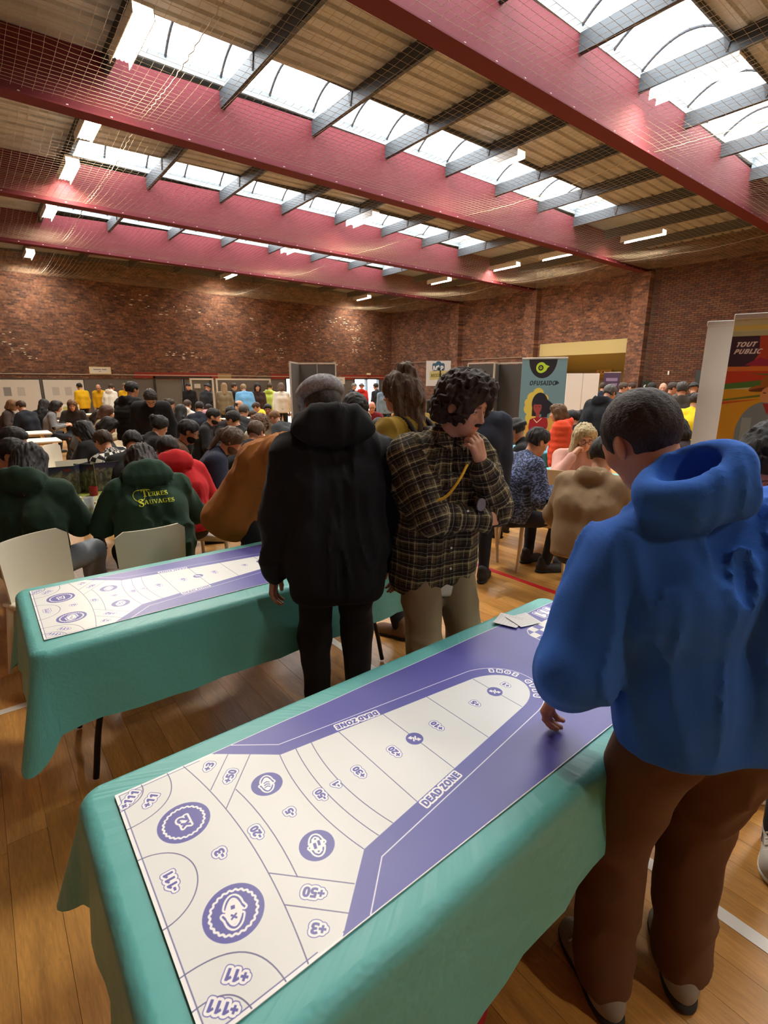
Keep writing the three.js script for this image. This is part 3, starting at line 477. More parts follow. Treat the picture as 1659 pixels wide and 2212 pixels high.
/* person: o = { label, at:[a,b], face:[da,db], lod, h (height), sit, seat, lean, side, twist, head:[yaw,pitch,roll], armL/armR:{to:[x,y,z], hint, hand, flip}, legs, top, bottom, skin, hair, hairColor, bulk, hood, hem, flare, shoes, dy } */
function person(o) {
  const S = (o.h ?? 1.75) / 1.75, lod = o.lod ?? 2, cell = o.cell ?? [0.011, 0.02, 0.032][lod];
  const g = thing('person', o.label, 'person', [o.at[0], o.dy ?? 0, o.at[1]], Math.atan2(o.face[0], -o.face[1]), o.group);
  const eul = (x, y, z) => new THREE.Quaternion().setFromEuler(new THREE.Euler(x, y, z, 'YXZ')), turn = (q, v) => { const r = V(...v).applyQuaternion(q); return [r.x, r.y, r.z]; };
  const lean = o.lean ?? 0.06, side = o.side ?? 0, twist = o.twist ?? 0;
  const hipY = o.hipY ?? (o.sit ? (o.seat ?? 0.46) + 0.1 : 0.93 * S), hip = [o.hipX ?? 0, hipY, o.hipZ ?? (o.sit ? 0 : -Math.sin(lean) * 0.12)];
  const q1 = eul(lean * 0.75, twist * 0.5, side * 0.7), q2 = eul(lean * 1.2, twist, side * 1.1), qh = eul((o.head?.[1] ?? 0.1) + lean * 0.8, (o.head?.[0] ?? 0) + twist, (o.head?.[2] ?? 0) + side * 0.6);
  const chest = add3(hip, turn(q1, [0, 0.29 * S, -0.005])), neck = add3(chest, turn(q2, [0, 0.235 * S, 0])), headC = add3(add3(neck, turn(q2, [0, 0.02 * S, 0.005])), turn(qh, [0, 0.15 * S, 0.045 * S]));
  const shW = (o.shoulders ?? 0.178) * S, bulk = o.bulk ?? 0.012, bell = o.belly ?? 0;
  const J = { hip, chest, neck, headC, qh, q2 };
  const arms = {}, skin = new THREE.Color(o.skin ?? '#c89478'), bodyPrims = [], parts = [];
  for (const [s, key] of [[1, 'L'], [-1, 'R']]) {
    const sh = add3(neck, turn(q2, [s * shW, -(o.slope ?? 0.062) * S, 0])), spec = o['arm' + key] ?? {};
    let to = spec.to ?? (o.sit ? [s * 0.16, 0.78, 0.36] : [s * 0.235 * S, hipY - 0.07 * S, 0.06]);
    if (spec.rel) to = add3(spec.rel === 'head' ? headC : spec.rel === 'neck' ? neck : hip, to);
    const [el, wr] = ik(sh, to, 0.285 * S, 0.255 * S, spec.hint ?? (o.sit ? [s * 0.6, -0.7, -0.5] : [s * 0.45, -0.1, -1]));
    arms[key] = { sh, el, wr, spec, s };
  }
  const hipJ = [1, -1].map((s) => add3(hip, [s * 0.088 * S, -0.02, 0])), legs = [];
  [1, -1].forEach((s, i) => {
    const spec = (s > 0 ? o.legL : o.legR) ?? {};
    const foot = spec.foot ?? (o.sit ? [s * 0.14, 0.085, 0.36] : [s * 0.1 * S, 0.085, hip[2] * 0 + (i ? 0.03 : -0.02)]);
    const [kn, an] = ik(hipJ[i], foot, 0.43 * S, 0.425 * S, spec.hint ?? (o.sit ? [s * 0.25, 0.9, 0.6] : [s * 0.1, 0, 1]));
    legs.push({ s, hj: hipJ[i], kn, an, toe: spec.toe ?? 0.2 * s });
  });
  // ----- body: one skin surface (core, head, hands)
  const coreCell = Math.max(cell * 1.3, 0.02);
  bodyPrims.push(cap(hip, chest, 0.07 * S, 0.08 * S), cap(chest, add3(neck, [0, 0.02, 0]), 0.075 * S, 0.046 * S));
  for (const k of ['L', 'R']) { const A = arms[k]; bodyPrims.push(cap(chest, A.sh, 0.06 * S, 0.04 * S), cap(A.sh, A.el, 0.036 * S, 0.033 * S), cap(A.el, A.wr, 0.033 * S, 0.025 * S)); }
  for (const L of legs) bodyPrims.push(cap(L.hj, L.kn, 0.05 * S, 0.038 * S), cap(L.kn, L.an, 0.038 * S, 0.03 * S));
  parts.push(skinGeo(shapeOf(bodyPrims, 0.03, coreCell), new THREE.Matrix4(), skin));
  const headM = new THREE.Matrix4().compose(V(...headC), qh, V(1, 1, 1).multiplyScalar(S * (o.headScale ?? 1)));
  parts.push(skinGeo(headGeometry(lod, o.female), headM, skin));
  for (const k of ['L', 'R']) {
    const A = arms[k]; if (A.spec.hand === 'none') continue;
    const dir = A.spec.point ? unit3(A.spec.point) : unit3(add3(unit3(sub3(A.wr, A.el)), A.spec.bend ?? [0, 0, 0])), palm0 = A.spec.palm ?? (o.sit ? [0, -1, 0] : [-A.s, 0, -0.3]);
    const y = mul3(dir, -1), z = unit3(sub3(palm0, mul3(y, dot3(palm0, y)))); let x = cross3(y, z);
    const m = new THREE.Matrix4().makeBasis(V(...x), V(...y), V(...z)).setPosition(V(...A.wr));
    const hg = handGeometry(A.spec.handLod ?? lod, A.spec.hand ?? 'relaxed');
    const mir = A.s > 0 ? 1 : -1;   // thumb points to +x of a left hand with the palm towards +z
    const sc = new THREE.Matrix4().makeScale((A.spec.flip ? -1 : 1) * mir * S, S, S);
    let geo = hg; if ((A.spec.flip ? -1 : 1) * mir < 0) { geo = hg.clone(); const ix = geo.index.array; for (let i = 0; i < ix.length; i += 3) { const t = ix[i]; ix[i] = ix[i + 1]; ix[i + 1] = t; } }
    parts.push(skinGeo(geo, m.clone().multiply(sc), skin));
  }
  mesh('body', mergeGeometries(parts), SKIN, g);
  if (lod === 0) g.children[0].geometry.computeVertexNormals();
  // ----- hair or hat
  const styles = [].concat(o.hair ?? 'short'), hc = [].concat(o.hairColor ?? '#1d1511');
  styles.forEach((st, i) => { const geo = hairGeometry(lod, st); if (!geo) return; const lit = lod < 2 && !['beanie', 'cap'].includes(st), hg = geo.clone(); if (lod < 2) planarUV(hg, (x, y, z) => Math.atan2(x, -z) * 0.09, (x, y) => y); mesh({ beanie: 'knit_hat', cap: 'flat_cap' }[st] ?? 'hair', hg.applyMatrix4(headM), st === 'cap' && o.capMat ? o.capMat : std(hc[Math.min(i, hc.length - 1)], 0.7, lit ? { map: st === 'buzz' ? stubbleTex : strandTex, bumpMap: st === 'buzz' ? stubbleTex : strandTex, bumpScale: 0.002 } : {}), g); });
  if (o.beard) { const bg = surfaceNets((x, y, z) => { let d = primD(ell([0, -0.05, 0.028], [0.066, 0.07, 0.073]), x, y, z) + 0.005 * (noise(x * 90, y * 90, z * 90) - 0.5); d = smax(d, y + 0.035 + Math.max(0, z - 0.06) * 0.45, 0.01); return smax(d, -(Math.hypot(x, (y + 0.062) * 2.2, z - 0.1) - 0.022), 0.004); }, [-0.09, -0.15, -0.07], [0.09, 0.03, 0.13], [0.004, 0.007, 0.012][lod]); mesh('beard', bg.applyMatrix4(headM), std(o.beard, 0.9), g); }
  if (o.glasses) { const gm = std('#15120f', 0.35); mesh('glasses', join([-1, 1].flatMap((s) => [new THREE.TorusGeometry(0.021, 0.0022, 6, 18).translate(s * 0.031, -0.001, 0.099), rod(V(s * 0.05, 0.003, 0.096), V(s * 0.079, 0.004, 0.0), 0.0018)]).concat([rod(V(-0.011, 0.003, 0.103), V(0.011, 0.003, 0.103), 0.002)])).applyMatrix4(headM), gm, g); }
  // ----- top
  const tb = bulk, T = [], hemAt = o.hem ?? (o.sit ? 0.07 : 0.02), up = unit3(sub3(chest, hip)), w = o.waist ?? 0.075;
  const bust = o.depth ?? 0.105;
  for (const s of [-1, 1]) T.push(cap(add3(hip, turn(q1, [s * (w + (o.flare ?? 0)), -0.12 * S, 0])), add3(hip, turn(q1, [s * w, 0.1 * S, bell * 0.4])), (bust + 0.008) * S + tb + (o.flare ?? 0), bust * S + tb + bell), cap(add3(hip, turn(q1, [s * w, 0.1 * S, bell * 0.4])), add3(chest, turn(q2, [s * 0.085 * S, 0.03, 0.0])), bust * S + tb + bell, (bust + 0.01) * S + tb), cap(add3(chest, turn(q2, [s * 0.085 * S, 0.03, 0])), add3(neck, turn(q2, [s * shW * 0.58, -(o.slope ?? 0.062) * S - 0.015, -0.005])), (bust + 0.01) * S + tb, 0.07 * S + tb), cap(add3(neck, turn(q2, [s * 0.03, -0.03 * S, -0.01])), arms[s > 0 ? 'L' : 'R'].sh, 0.062 * S, 0.058 * S + tb * 0.7));
  T.push(cap(add3(neck, turn(q2, [0, -0.05 * S, 0])), add3(neck, turn(q2, [0, 0.015 * S, 0.004])), 0.085 * S, 0.066 * S));
  const A = [];
  for (const k of ['L', 'R']) { const a = arms[k], cuff = a.spec.cuff ?? 0.93; A.push(cap(a.sh, a.el, 0.064 * S + tb, 0.05 * S + tb), cap(a.el, mix3(a.el, a.wr, cuff), 0.05 * S + tb, 0.034 * S + tb * 0.8)); if (o.puffCuff) A.push(cap(mix3(a.el, a.wr, 0.72), mix3(a.el, a.wr, 0.8), 0.058 * S, 0.05 * S)); }
  const torso = union(T, 0.05), sleeves = union(A, 0.03), hemP = add3(hip, mul3(up, hemAt - 0.12)), fold = o.fold ?? 0.009, extra = o.extraTop ? union(o.extraTop(J, turn, arms), 0.03) : null, carve = o.carveTop ? o.carveTop(J, turn, arms) : null;
  const hoodP = [];
  if (o.hood) {
    const hs = S * (o.hood === true ? 1 : o.hood), hw = o.hoodW ?? 1, hh = o.hoodH ?? 1, R = (x, y, z) => add3(neck, turn(q2, [x * hs * hw, y * hs * hh + (o.hoodY ?? 0), z * hs])), ring = [];
    for (let i = 0; i < 12; i++) { const t = i / 12 * 2 * Math.PI, bk = (1 - Math.cos(t)) / 2; ring.push(R(Math.sin(t) * (0.09 + 0.02 * bk), 0.0 + 0.045 * bk - 0.035 * (1 - bk), Math.cos(t) * 0.085 - 0.025 * bk)); }
    for (let i = 0; i < 12; i++) { const bk = (1 - Math.cos((i + 0.5) / 12 * 2 * Math.PI)) / 2; hoodP.push(cap(ring[i], ring[(i + 1) % 12], (0.022 + 0.02 * bk) * hs, (0.022 + 0.02 * bk) * hs)); }
    hoodP.push(ell(R(0, -0.005, -0.105), [0.135 * hs * hw, 0.068 * hs * hh, 0.05 * hs], q2));
  }
  const hoodF = hoodP.length ? union(hoodP, 0.03) : null, hollow = o.hood ? ell(add3(neck, turn(q2, [0, 0.06 * S, -0.1 * S])), [0.08 * S, 0.06 * S, 0.03 * S], q2) : null;
  const seed = o.seed ?? (o.at[0] * 37 + o.at[1] * 91) % 50, fs = o.foldScale ?? 1;
  const ripple = (x, y, z) => { const u = noise(x * 3.5 + seed, y * 3.5, z * 3.5), sl = 2.2 * Math.tanh(x * 7), r = Math.abs(noise(x * 10 * fs + u * 2.2 + seed + y * sl, y * 2.4 * fs + u, z * 10 * fs + u * 2) - 0.5) * 2, r2 = Math.abs(noise(x * 15 * fs - y * 7 + 2 * u, y * 11 * fs + x * 7, z * 15 * fs + seed) - 0.5) * 2, m = 0.35 + 0.9 * noise(x * 2.5 + seed * 2, y * 2.5, z * 2.5); return fold * m * ((1 - r) ** 3 * -1.3 + 0.4) + fold * 0.5 * (1.2 - m) * ((1 - r2) ** 2 * -1 + 0.4); };
  const topF = (x, y, z) => {
    let d = torso(x, y, z); d = smax(d, dot3(sub3(hemP, [x, y, z]), up), 0.02);
    d = smin(d, sleeves(x, y, z), o.armK ?? 0.03);
    const near = d < 0.07, w0 = near ? ripple(x, y, z) : 0; if (near) { const hf = Math.min(1, Math.max(0.12, dot3(sub3([x, y, z], hemP), up) / 0.13)); d += w0 * hf; if (o.quilt) d += 0.012 * Math.abs(Math.sin(dot3(sub3([x, y, z], hip), up) * 42)) * -1 + 0.006; }
    if (extra) { let e = extra(x, y, z); if (e < 0.06) e += 0.3 * (near ? w0 : ripple(x, y, z)); d = smin(d, e, 0.03); }
    if (hoodF) { let e = hoodF(x, y, z); e = smax(e, -primD(hollow, x, y, z), 0.02); if (e < 0.06) e += 0.4 * (near ? w0 : ripple(x, y, z)); d = smin(d, e, 0.014); }
    if (carve) d = smax(d, -carve(x, y, z), 0.01);
    return d;
  };
  const allT = [...T, ...A, ...hoodP, ...(o.extraTop ? o.extraTop(J, turn, arms) : [])];
  let tg = surfaceNets(topF, ...bounds(allT, 0.03), cell);
  if (o.topMat || lod === 0) tg = uvByBones(tg, [[hip, chest, 0.15], [chest, neck, 0.15], [arms.L.sh, arms.L.el, 0.06], [arms.L.el, arms.L.wr, 0.05], [arms.R.sh, arms.R.el, 0.06], [arms.R.el, arms.R.wr, 0.05]]);
  mesh(o.topName ?? (o.hood ? 'hoodie' : 'top'), tg, o.topMat ?? clothMat(o.top ?? '#333333', 0.95, lod === 0), g);
  // ----- legs
  if (!o.noLegs) {
    const B = [], wide = o.wide ?? 0;
    B.push(cap(add3(hip, [-0.06 * S, 0.02, 0]), add3(hip, [0.06 * S, 0.02, 0]), 0.115 * S, 0.115 * S));
    for (const L of legs) { B.push(cap(L.hj, L.kn, 0.088 * S + wide * 0.6, 0.062 * S + wide), cap(L.kn, mix3(L.kn, L.an, 0.97), 0.062 * S + wide, 0.046 * S + wide)); }
    const bf0 = union(B, 0.035), ff = o.legFold ?? 0.007, cutY = o.sit ? -9 : 0.03;
    const bf = (x, y, z) => { let d = bf0(x, y, z); if (d < 0.05) { const u = noise(x * 5 + seed, y * 3, z * 5) * 2, r = Math.abs(noise(x * 8 + u, y * 9 + u, z * 8 + seed) - 0.5) * 2; d += ff * ((1 - r) ** 2 * -1 + 0.4); } return smax(d, cutY - y, 0.01); };
    let bg = surfaceNets(bf, ...bounds(B, 0.03), cell); if (lod === 0) bg = uvByBones(bg, legs.flatMap((L) => [[L.hj, L.kn, 0.08], [L.kn, L.an, 0.06]]));
    mesh(o.bottomName ?? 'trousers', bg, clothMat(o.bottom ?? '#1c1f28', 0.9, lod === 0), g);
    const [sg, so] = shoeGeometry(lod), um = clothMat(o.shoes ?? '#2a2623', 0.7), sm = clothMat(o.soles ?? '#1a1816', 0.8);
    legs.forEach((L, i) => { const q = mesh('shoe' + (i ? '_001' : ''), sg, um, g); q.position.set(L.an[0], L.an[1] - 0.085, L.an[2]); q.rotation.y = L.toe; q.scale.setScalar(S * 1.04); const s2 = mesh('sole', so, sm, q); });
  }
  return { g, J, arms, legs, headM, turn, S, topF };
}

// ------------------------------------------------------------------ the two cloth-covered game tables
const MATL = 1.872, MATW = 0.606;
const INK = '#5554a2';
const matTex = canvasTex(2048, 663, (c) => {
  const K = 2048 / MATL, X = (s) => s * K, Y = (t) => 331.5 - (t - 0.293) * K, pt = (s, t) => [X(s), Y(t)];
  c.fillStyle = '#f4f3f0'; c.fillRect(0, 0, 2048, 663);
  c.fillStyle = '#e2e4df'; c.fillRect(9, 9, 2030, 645); c.strokeStyle = '#6a6a9c'; c.lineWidth = 2.4; c.strokeRect(9, 9, 2030, 645);
  const path = (pts, close) => { c.beginPath(); pts.forEach((p, i) => c[i ? 'lineTo' : 'moveTo'](...pt(...p))); if (close) c.closePath(); };
  // track: everything right of the fan is inked, the white lane is cut out of it
  c.fillStyle = INK; path([[0.233, 0.594], [0.375, 0.477], [0.382, 0.11], [0.248, -0.008], [1.872, -0.008], [1.872, 0.594]], true); c.fill();
  c.fillStyle = '#e2e4df'; c.beginPath(); c.moveTo(...pt(0.374, 0.477)); c.lineTo(...pt(1.05, 0.402)); c.bezierCurveTo(...pt(1.2, 0.37), ...pt(1.2, 0.225), ...pt(1.052, 0.203)); c.lineTo(...pt(0.382, 0.11)); c.closePath(); c.fill();
  path([[0.2, 0.592], [0.233, 0.592], [0.375, 0.477], [0.382, 0.11], [0.248, -0.006], [0.2, -0.006]], true); c.fill();
  c.strokeStyle = '#e9e8f2'; c.lineWidth = 3; c.beginPath(); c.moveTo(...pt(0.287, 0.594)); c.lineTo(...pt(0.39, 0.515)); c.lineTo(...pt(1.07, 0.442)); c.bezierCurveTo(...pt(1.245, 0.4), ...pt(1.245, 0.19), ...pt(1.07, 0.162)); c.lineTo(...pt(0.401, 0.073)); c.lineTo(...pt(0.31, -0.008)); c.stroke();
  c.strokeStyle = '#5b5a82'; c.lineWidth = 2.4;
  const line = (...p) => { path(p); c.stroke(); }, bow = (p, m, q) => { c.beginPath(); c.moveTo(...pt(...p)); c.quadraticCurveTo(...pt(2 * m[0] - (p[0] + q[0]) / 2, 2 * m[1] - (p[1] + q[1]) / 2), ...pt(...q)); c.stroke(); };
  line([1.046, 0.4], [1.05, 0.205]); line([0.857, 0.424], [0.862, 0.178]); line([0.695, 0.442], [0.702, 0.155]); line([0.548, 0.458], [0.555, 0.134]);
  bow([0.464, 0.467], [0.447, 0.293], [0.472, 0.123]); bow([0.419, 0.472], [0.402, 0.293], [0.427, 0.117]); bow([0.374, 0.477], [0.356, 0.293], [0.382, 0.11]);
  bow([0.160, 0.594], [0.2, 0.293], [0.178, -0.008]); bow([0.235, 0.436], [0.249, 0.293], [0.241, 0.142]);
  line([0.267, 0.565], [0.186, 0.471]); line([0.313, 0.528], [0.194, 0.394]); line([0.2, 0.186], [0.322, 0.06]); line([0.194, 0.109], [0.28, 0.02]);
  bow([0.059, 0.594], [0.047, 0.553], [0, 0.534]); bow([0.12, 0.594], [0.094, 0.505], [0, 0.473]); bow([0, 0.105], [0.098, 0.08], [0.136, -0.008]); bow([0, 0.045], [0.052, 0.035], [0.076, -0.008]);
  c.beginPath(); c.ellipse(...pt(0.0, 0.29), X(0.088), X(0.088), 0, -Math.PI / 2, Math.PI / 2); c.stroke();
  const sticker = (txt, s, t, deg, size, thin) => { c.save(); c.translate(...pt(s, t)); c.rotate(-deg * Math.PI / 180); c.font = '900 ' + size * 0.88 + 'px sans-serif'; c.textAlign = 'center'; c.textBaseline = 'middle'; c.lineJoin = 'round'; if (!thin) { c.strokeStyle = INK; c.lineWidth = 14; c.strokeText(txt, 0, 0); } c.strokeStyle = '#f3f2ee'; c.lineWidth = 10.5; c.strokeText(txt, 0, 0); c.fillStyle = INK; c.strokeStyle = INK; c.lineWidth = 0.8; c.strokeText(txt, 0, 0); c.fillText(txt, 0, 0); c.restore(); };
  sticker('+3', 0.211, 0.552, 45, 33); sticker('+50', 0.241, 0.486, 45, 33); sticker('+111', 0.026, 0.562, 45, 31); sticker('+11', 0.064, 0.529, 45, 31);
  sticker('-3', 0.14, 0.29, 90, 33); sticker('-111', 0.04, 0.29, 90, 31); sticker('+50', 0.25, 0.095, 135, 33); sticker('+3', 0.222, 0.031, 135, 33); sticker('+11', 0.076, 0.052, 135, 31); sticker('+111', 0.040, 0.022, 135, 29); sticker('-20', 0.222, 0.291, 90, 31);
  sticker('+1', 1.106, 0.31, 90, 28); sticker('+5', 0.951, 0.305, 90, 30); sticker('+10', 0.784, 0.302, 90, 31); sticker('+20', 0.622, 0.297, 90, 31); sticker('+30', 0.504, 0.296, 90, 31); sticker('-1', 0.436, 0.297, 90, 28); sticker('-50', 0.388, 0.293, 90, 30); sticker('-5', 0.306, 0.293, 90, 31);
  sticker('DEAD ZONE', 0.628, 0.127, 8, 31, true); sticker('DEAD ZONE', 0.62, 0.468, 172, 31, true);
  'DEAD ZONE'.split('').forEach((ch, i) => { const th = (-52 + i * 13) * Math.PI / 180, cx = 1.058, cy = 0.303, r = 0.128; sticker(ch, cx + Math.cos(th) * r * 0.98, cy + Math.sin(th) * r * 0.92, (-52 + i * 13) + 90, 25, true); });
  const disc = (s, t, r) => { c.fillStyle = INK; c.beginPath(); c.arc(...pt(s, t), X(r), 0, 7); c.fill(); };
  const wave = (s, t, r) => { c.strokeStyle = '#f3f2ee'; c.lineWidth = 5; c.beginPath(); for (let i = 0; i <= 180; i++) { const q = i / 180 * 2 * Math.PI, R = r + 0.0014 * Math.sin(q * 24); c[i ? 'lineTo' : 'moveTo'](...pt(s + Math.cos(q) * R, t + Math.sin(q) * R)); } c.stroke(); };
  const arrows = (s, t, r, mid) => { c.save(); c.translate(...pt(s, t)); c.rotate(-Math.PI / 2 + 0.3); for (const [w, col] of [[13, '#f3f2ee'], [4, INK]]) { c.strokeStyle = col; c.lineWidth = w; c.lineCap = 'round'; for (const f of [1, -1]) { c.beginPath(); c.ellipse(0, 0, X(r), X(r * 0.52), 0, f > 0 ? -1.25 : 1.9, f > 0 ? 1.25 : 4.4); c.stroke(); c.beginPath(); c.moveTo(f * X(r * 0.1), f * X(r * 0.66)); c.lineTo(f * X(r * 0.35), f * X(r * 0.5)); c.lineTo(f * X(r * 0.12), f * X(r * 0.3)); c.stroke(); } } mid(c); c.restore(); };
  disc(0.106, 0.418, 0.056); wave(0.106, 0.418, 0.043); sticker('x2', 0.106, 0.418, 90, 38);
  disc(0.114, 0.156, 0.056); wave(0.114, 0.156, 0.043); arrows(0.114, 0.156, 0.03, (q) => { q.fillStyle = '#f3f2ee'; q.beginPath(); q.ellipse(0, 0, 26, 17, 0, 0, 7); q.fill(); q.strokeStyle = INK; q.lineWidth = 4; q.beginPath(); q.moveTo(-14, -5); q.lineTo(-6, 4); q.moveTo(-6, -5); q.lineTo(-14, 4); q.stroke(); q.fillStyle = INK; q.fillRect(6, -5, 8, 8); });
  disc(0.302, 0.405, 0.038); arrows(0.302, 0.405, 0.024, (q) => { q.fillStyle = '#f3f2ee'; q.beginPath(); q.ellipse(0, 0, 20, 14, 0, 0, 7); q.fill(); q.strokeStyle = INK; q.lineWidth = 3; for (let i = -1; i < 2; i++) { q.beginPath(); q.moveTo(i * 8 - 4, -7); q.lineTo(i * 8, 0); q.lineTo(i * 8 - 4, 7); q.stroke(); } });
  disc(0.309, 0.181, 0.038); arrows(0.309, 0.181, 0.024, (q) => { q.fillStyle = '#f3f2ee'; q.beginPath(); for (let i = 0; i < 16; i++) { const R = i % 2 ? 22 : 15, th = i / 16 * 6.283; q[i ? 'lineTo' : 'moveTo'](Math.cos(th) * R, Math.sin(th) * R); } q.fill(); q.fillStyle = INK; q.fillRect(-9, -8, 16, 7); q.fillRect(-3, 3, 14, 6); });
  for (const [s, t] of [[0.697, 0.302], [1.047, 0.308]]) { disc(s, t, 0.0245); c.save(); c.translate(...pt(s, t)); c.rotate(0.6); c.strokeStyle = '#f3f2ee'; c.lineWidth = 5; for (const f of [1, -1]) { c.beginPath(); c.moveTo(f * 16, f * 4); c.lineTo(f * 3, f * 4); c.lineTo(f * 3, f * -12); c.stroke(); c.beginPath(); c.moveTo(f * 9, f * -2); c.lineTo(f * 17, f * 4); c.lineTo(f * 9, f * 10); c.stroke(); } c.restore(); }
  // start box with chequered edge and the 111 emblem
  c.save(); c.fillStyle = '#eceade'; c.beginPath(); c.roundRect(X(1.45), Y(0.505), 500, X(0.424), 62); c.fill(); c.clip(); c.fillStyle = INK; const q = X(0.0335);
  for (let i = 0; i < 3; i++) for (let j = 0; j < 13; j++) if ((i + j) % 2 === 0) c.fillRect(X(1.452) + i * q, Y(0.505) + j * q, q, q); c.restore();
  c.strokeStyle = '#eceade'; c.lineWidth = 4; c.beginPath(); c.roundRect(X(1.45), Y(0.505), 500, X(0.424), 62); c.stroke();
  for (const [s, t] of [[1.68, 0.55], [1.68, 0.036]]) { c.save(); c.translate(...pt(s, t)); c.rotate(t > 0.3 ? Math.PI : 0); c.font = '900 74px sans-serif'; c.textAlign = 'center'; c.textBaseline = 'middle'; c.lineJoin = 'round'; for (const [w, col] of [[24, '#f3f2ee'], [17, INK], [6, '#f3f2ee']]) { c.strokeStyle = col; c.lineWidth = w; c.strokeText('111', 0, 0); } c.fillStyle = '#f3f2ee'; c.fillText('111', 0, 0); c.restore(); }
});
matTex.anisotropy = 8;
function drape(a0, a1, b0, b1, y, drop, corner, seed, opts = {}) {       // rectangular cloth over a table: top, rolled edge, hanging sides with corner folds
  const r = 0.035, pos = [], idx = [], uv = [], ring = [], ca = (a0 + a1) / 2, cb = (b0 + b1) / 2, ha = (a1 - a0) / 2, hb = (b1 - b0) / 2, rc = 0.06;
  const seg = [];
  const corners = [[1, 1, 0], [-1, 1, 1], [-1, -1, 2], [1, -1, 3]];
  for (const [sx, sy, k] of corners) {
    for (let i = 0; i <= 14; i++) { const t = (k + i / 14) * Math.PI / 2; seg.push({ x: ca + sx * (ha - rc) + Math.cos(t) * rc, y: cb + sy * (hb - rc) + Math.sin(t) * rc, nx: Math.cos(t), ny: Math.sin(t), c: Math.sin(i / 14 * Math.PI), k }); }
    const [ex, ey, ek] = corners[(k + 1) % 4], n = k % 2 === 0 ? 26 : 12, t = (k + 1) * Math.PI / 2;
    for (let i = 1; i < n; i++) { const f = i / n, p = seg[seg.length - 1]; seg.push({ x: k % 2 === 0 ? ca + sx * (ha - rc) * (1 - 2 * f) : ca + sx * (ha), y: k % 2 === 0 ? cb + sy * hb : cb + sy * (hb - rc) * (1 - 2 * f), nx: Math.cos(t), ny: Math.sin(t), c: 0, k: -1, near: Math.min(f, 1 - f) }); }
  }
  const N = seg.length, rows = [], R = 26;
  for (let j = 0; j <= R; j++) for (let i = 0; i < N; i++) {
    const s = seg[i]; let o, d;
    if (j < 3) { o = -0.05 * (3 - j); d = 0; } else if (j < 8) { const t = (j - 3) / 5 * Math.PI / 2; o = Math.sin(t) * r - 0.0; d = r - Math.cos(t) * r; } else {
      const v = (j - 8) / (R - 8), near = s.near === undefined ? 0 : s.near, D = drop(s) * (1) - r; d = r + v * (D + corner * s.c ** 1.5);
      const w = Math.sin((s.x * 5.1 + s.y * 7.3) * 3 + seed) * 0.006 + Math.sin((s.x - s.y) * 31 + seed) * 0.004;
      o = r + v * ((opts.flare ?? 0.02) + w) + s.c ** 2 * v * (opts.cornerOut ?? 0.11) - (near < 0.12 ? Math.sin(Math.max(0, 0.12 - near) / 0.12 * Math.PI) * 0.035 * v * (s.c ? 0 : 1) : 0);
    }
    const wob = j > 8 ? 0 : 0.0008 * noise(s.x * 8, s.y * 8, seed);
    const sh = j < 3 ? 1 - (3 - j) * 0.05 : 1, ex = ca + (s.x - ca) * sh, ey = cb + (s.y - cb) * sh; if (j < 3) o = 0;
    pos.push(ex + s.nx * (o - r), y - d + wob, -(ey + s.ny * (o - r))); uv.push(s.x + s.nx * (o + d), s.y + s.ny * (o + d));
    if (j) { const p = (j - 1) * N + i, p2 = (j - 1) * N + (i + 1) % N, q = j * N + i, q2 = j * N + (i + 1) % N; idx.push(p, q, p2, p2, q, q2); }
  }
  const c0 = pos.length / 3; pos.push(ca, y, -cb); uv.push(ca, cb); for (let i = 0; i < N; i++) idx.push(c0, i, (i + 1) % N);
  const g = new THREE.BufferGeometry(); g.setAttribute('position', new THREE.Float32BufferAttribute(pos, 3)); g.setAttribute('uv', new THREE.Float32BufferAttribute(uv, 2)); g.setIndex(idx); g.computeVertexNormals(); return g;
}
const tealM = std('#5fafa9', 0.45, { side: THREE.DoubleSide, bumpMap: dataTex(256, 256, (x, y) => { const v = 90 * wrapNoise(x, y, 256, 256, 6, 1) + 60 * wrapNoise(x, y, 256, 256, 17, 2) + 30 * wrapNoise(x, y, 256, 256, 64, 3); return [v, v, v]; }, false, [1.6, 1.6]), bumpScale: 0.006 });
const blackSteel = std('#101113', 0.3, { metalness: 0.4 });
function foldingTable(label, a0, a1, b0, b1) {
  const g = thing('folding_table', label, 'table', [(a0 + a1) / 2, 0, (b0 + b1) / 2], 0, 'long folding tables under teal cloths'), L = a1 - a0, W = b1 - b0;
  mesh('table_top', rbox(L - 0.12, 0.04, W - 0.12, 0.012, 0, 0.715, 0), std('#cfcac0', 0.6), g);
  let n = 0;
  for (const s of [-1, 1]) {
    for (const t of [-1, 1]) mesh(n++ ? 'leg_00' + (n - 1) : 'leg', tube([V(s * (L / 2 - 0.32), 0.69, t * 0.12), V(s * (L / 2 - 0.29), 0.5, t * 0.14), V(s * (L / 2 - 0.2), 0.28, t * 0.2), V(s * (L / 2 - 0.15), 0.012, t * 0.22)], 0.0135, 18, 8), blackSteel, g);
    mesh(s < 0 ? 'leg_brace' : 'leg_brace_001', join([rod(V(s * (L / 2 - 0.29), 0.5, -0.14), V(s * (L / 2 - 0.29), 0.5, 0.14), 0.01), rod(V(s * (L / 2 - 0.3), 0.55, 0), V(s * 0.25, 0.69, 0), 0.009)]), blackSteel, g);
  }
  return g;
}
foldingTable('folding table under the nearest teal cloth', 0.06, 1.96, 0.515, 1.27);
foldingTable('folding table under the farther teal cloth, behind the flat-capped man', 0.03, 1.94, 2.1, 2.88);
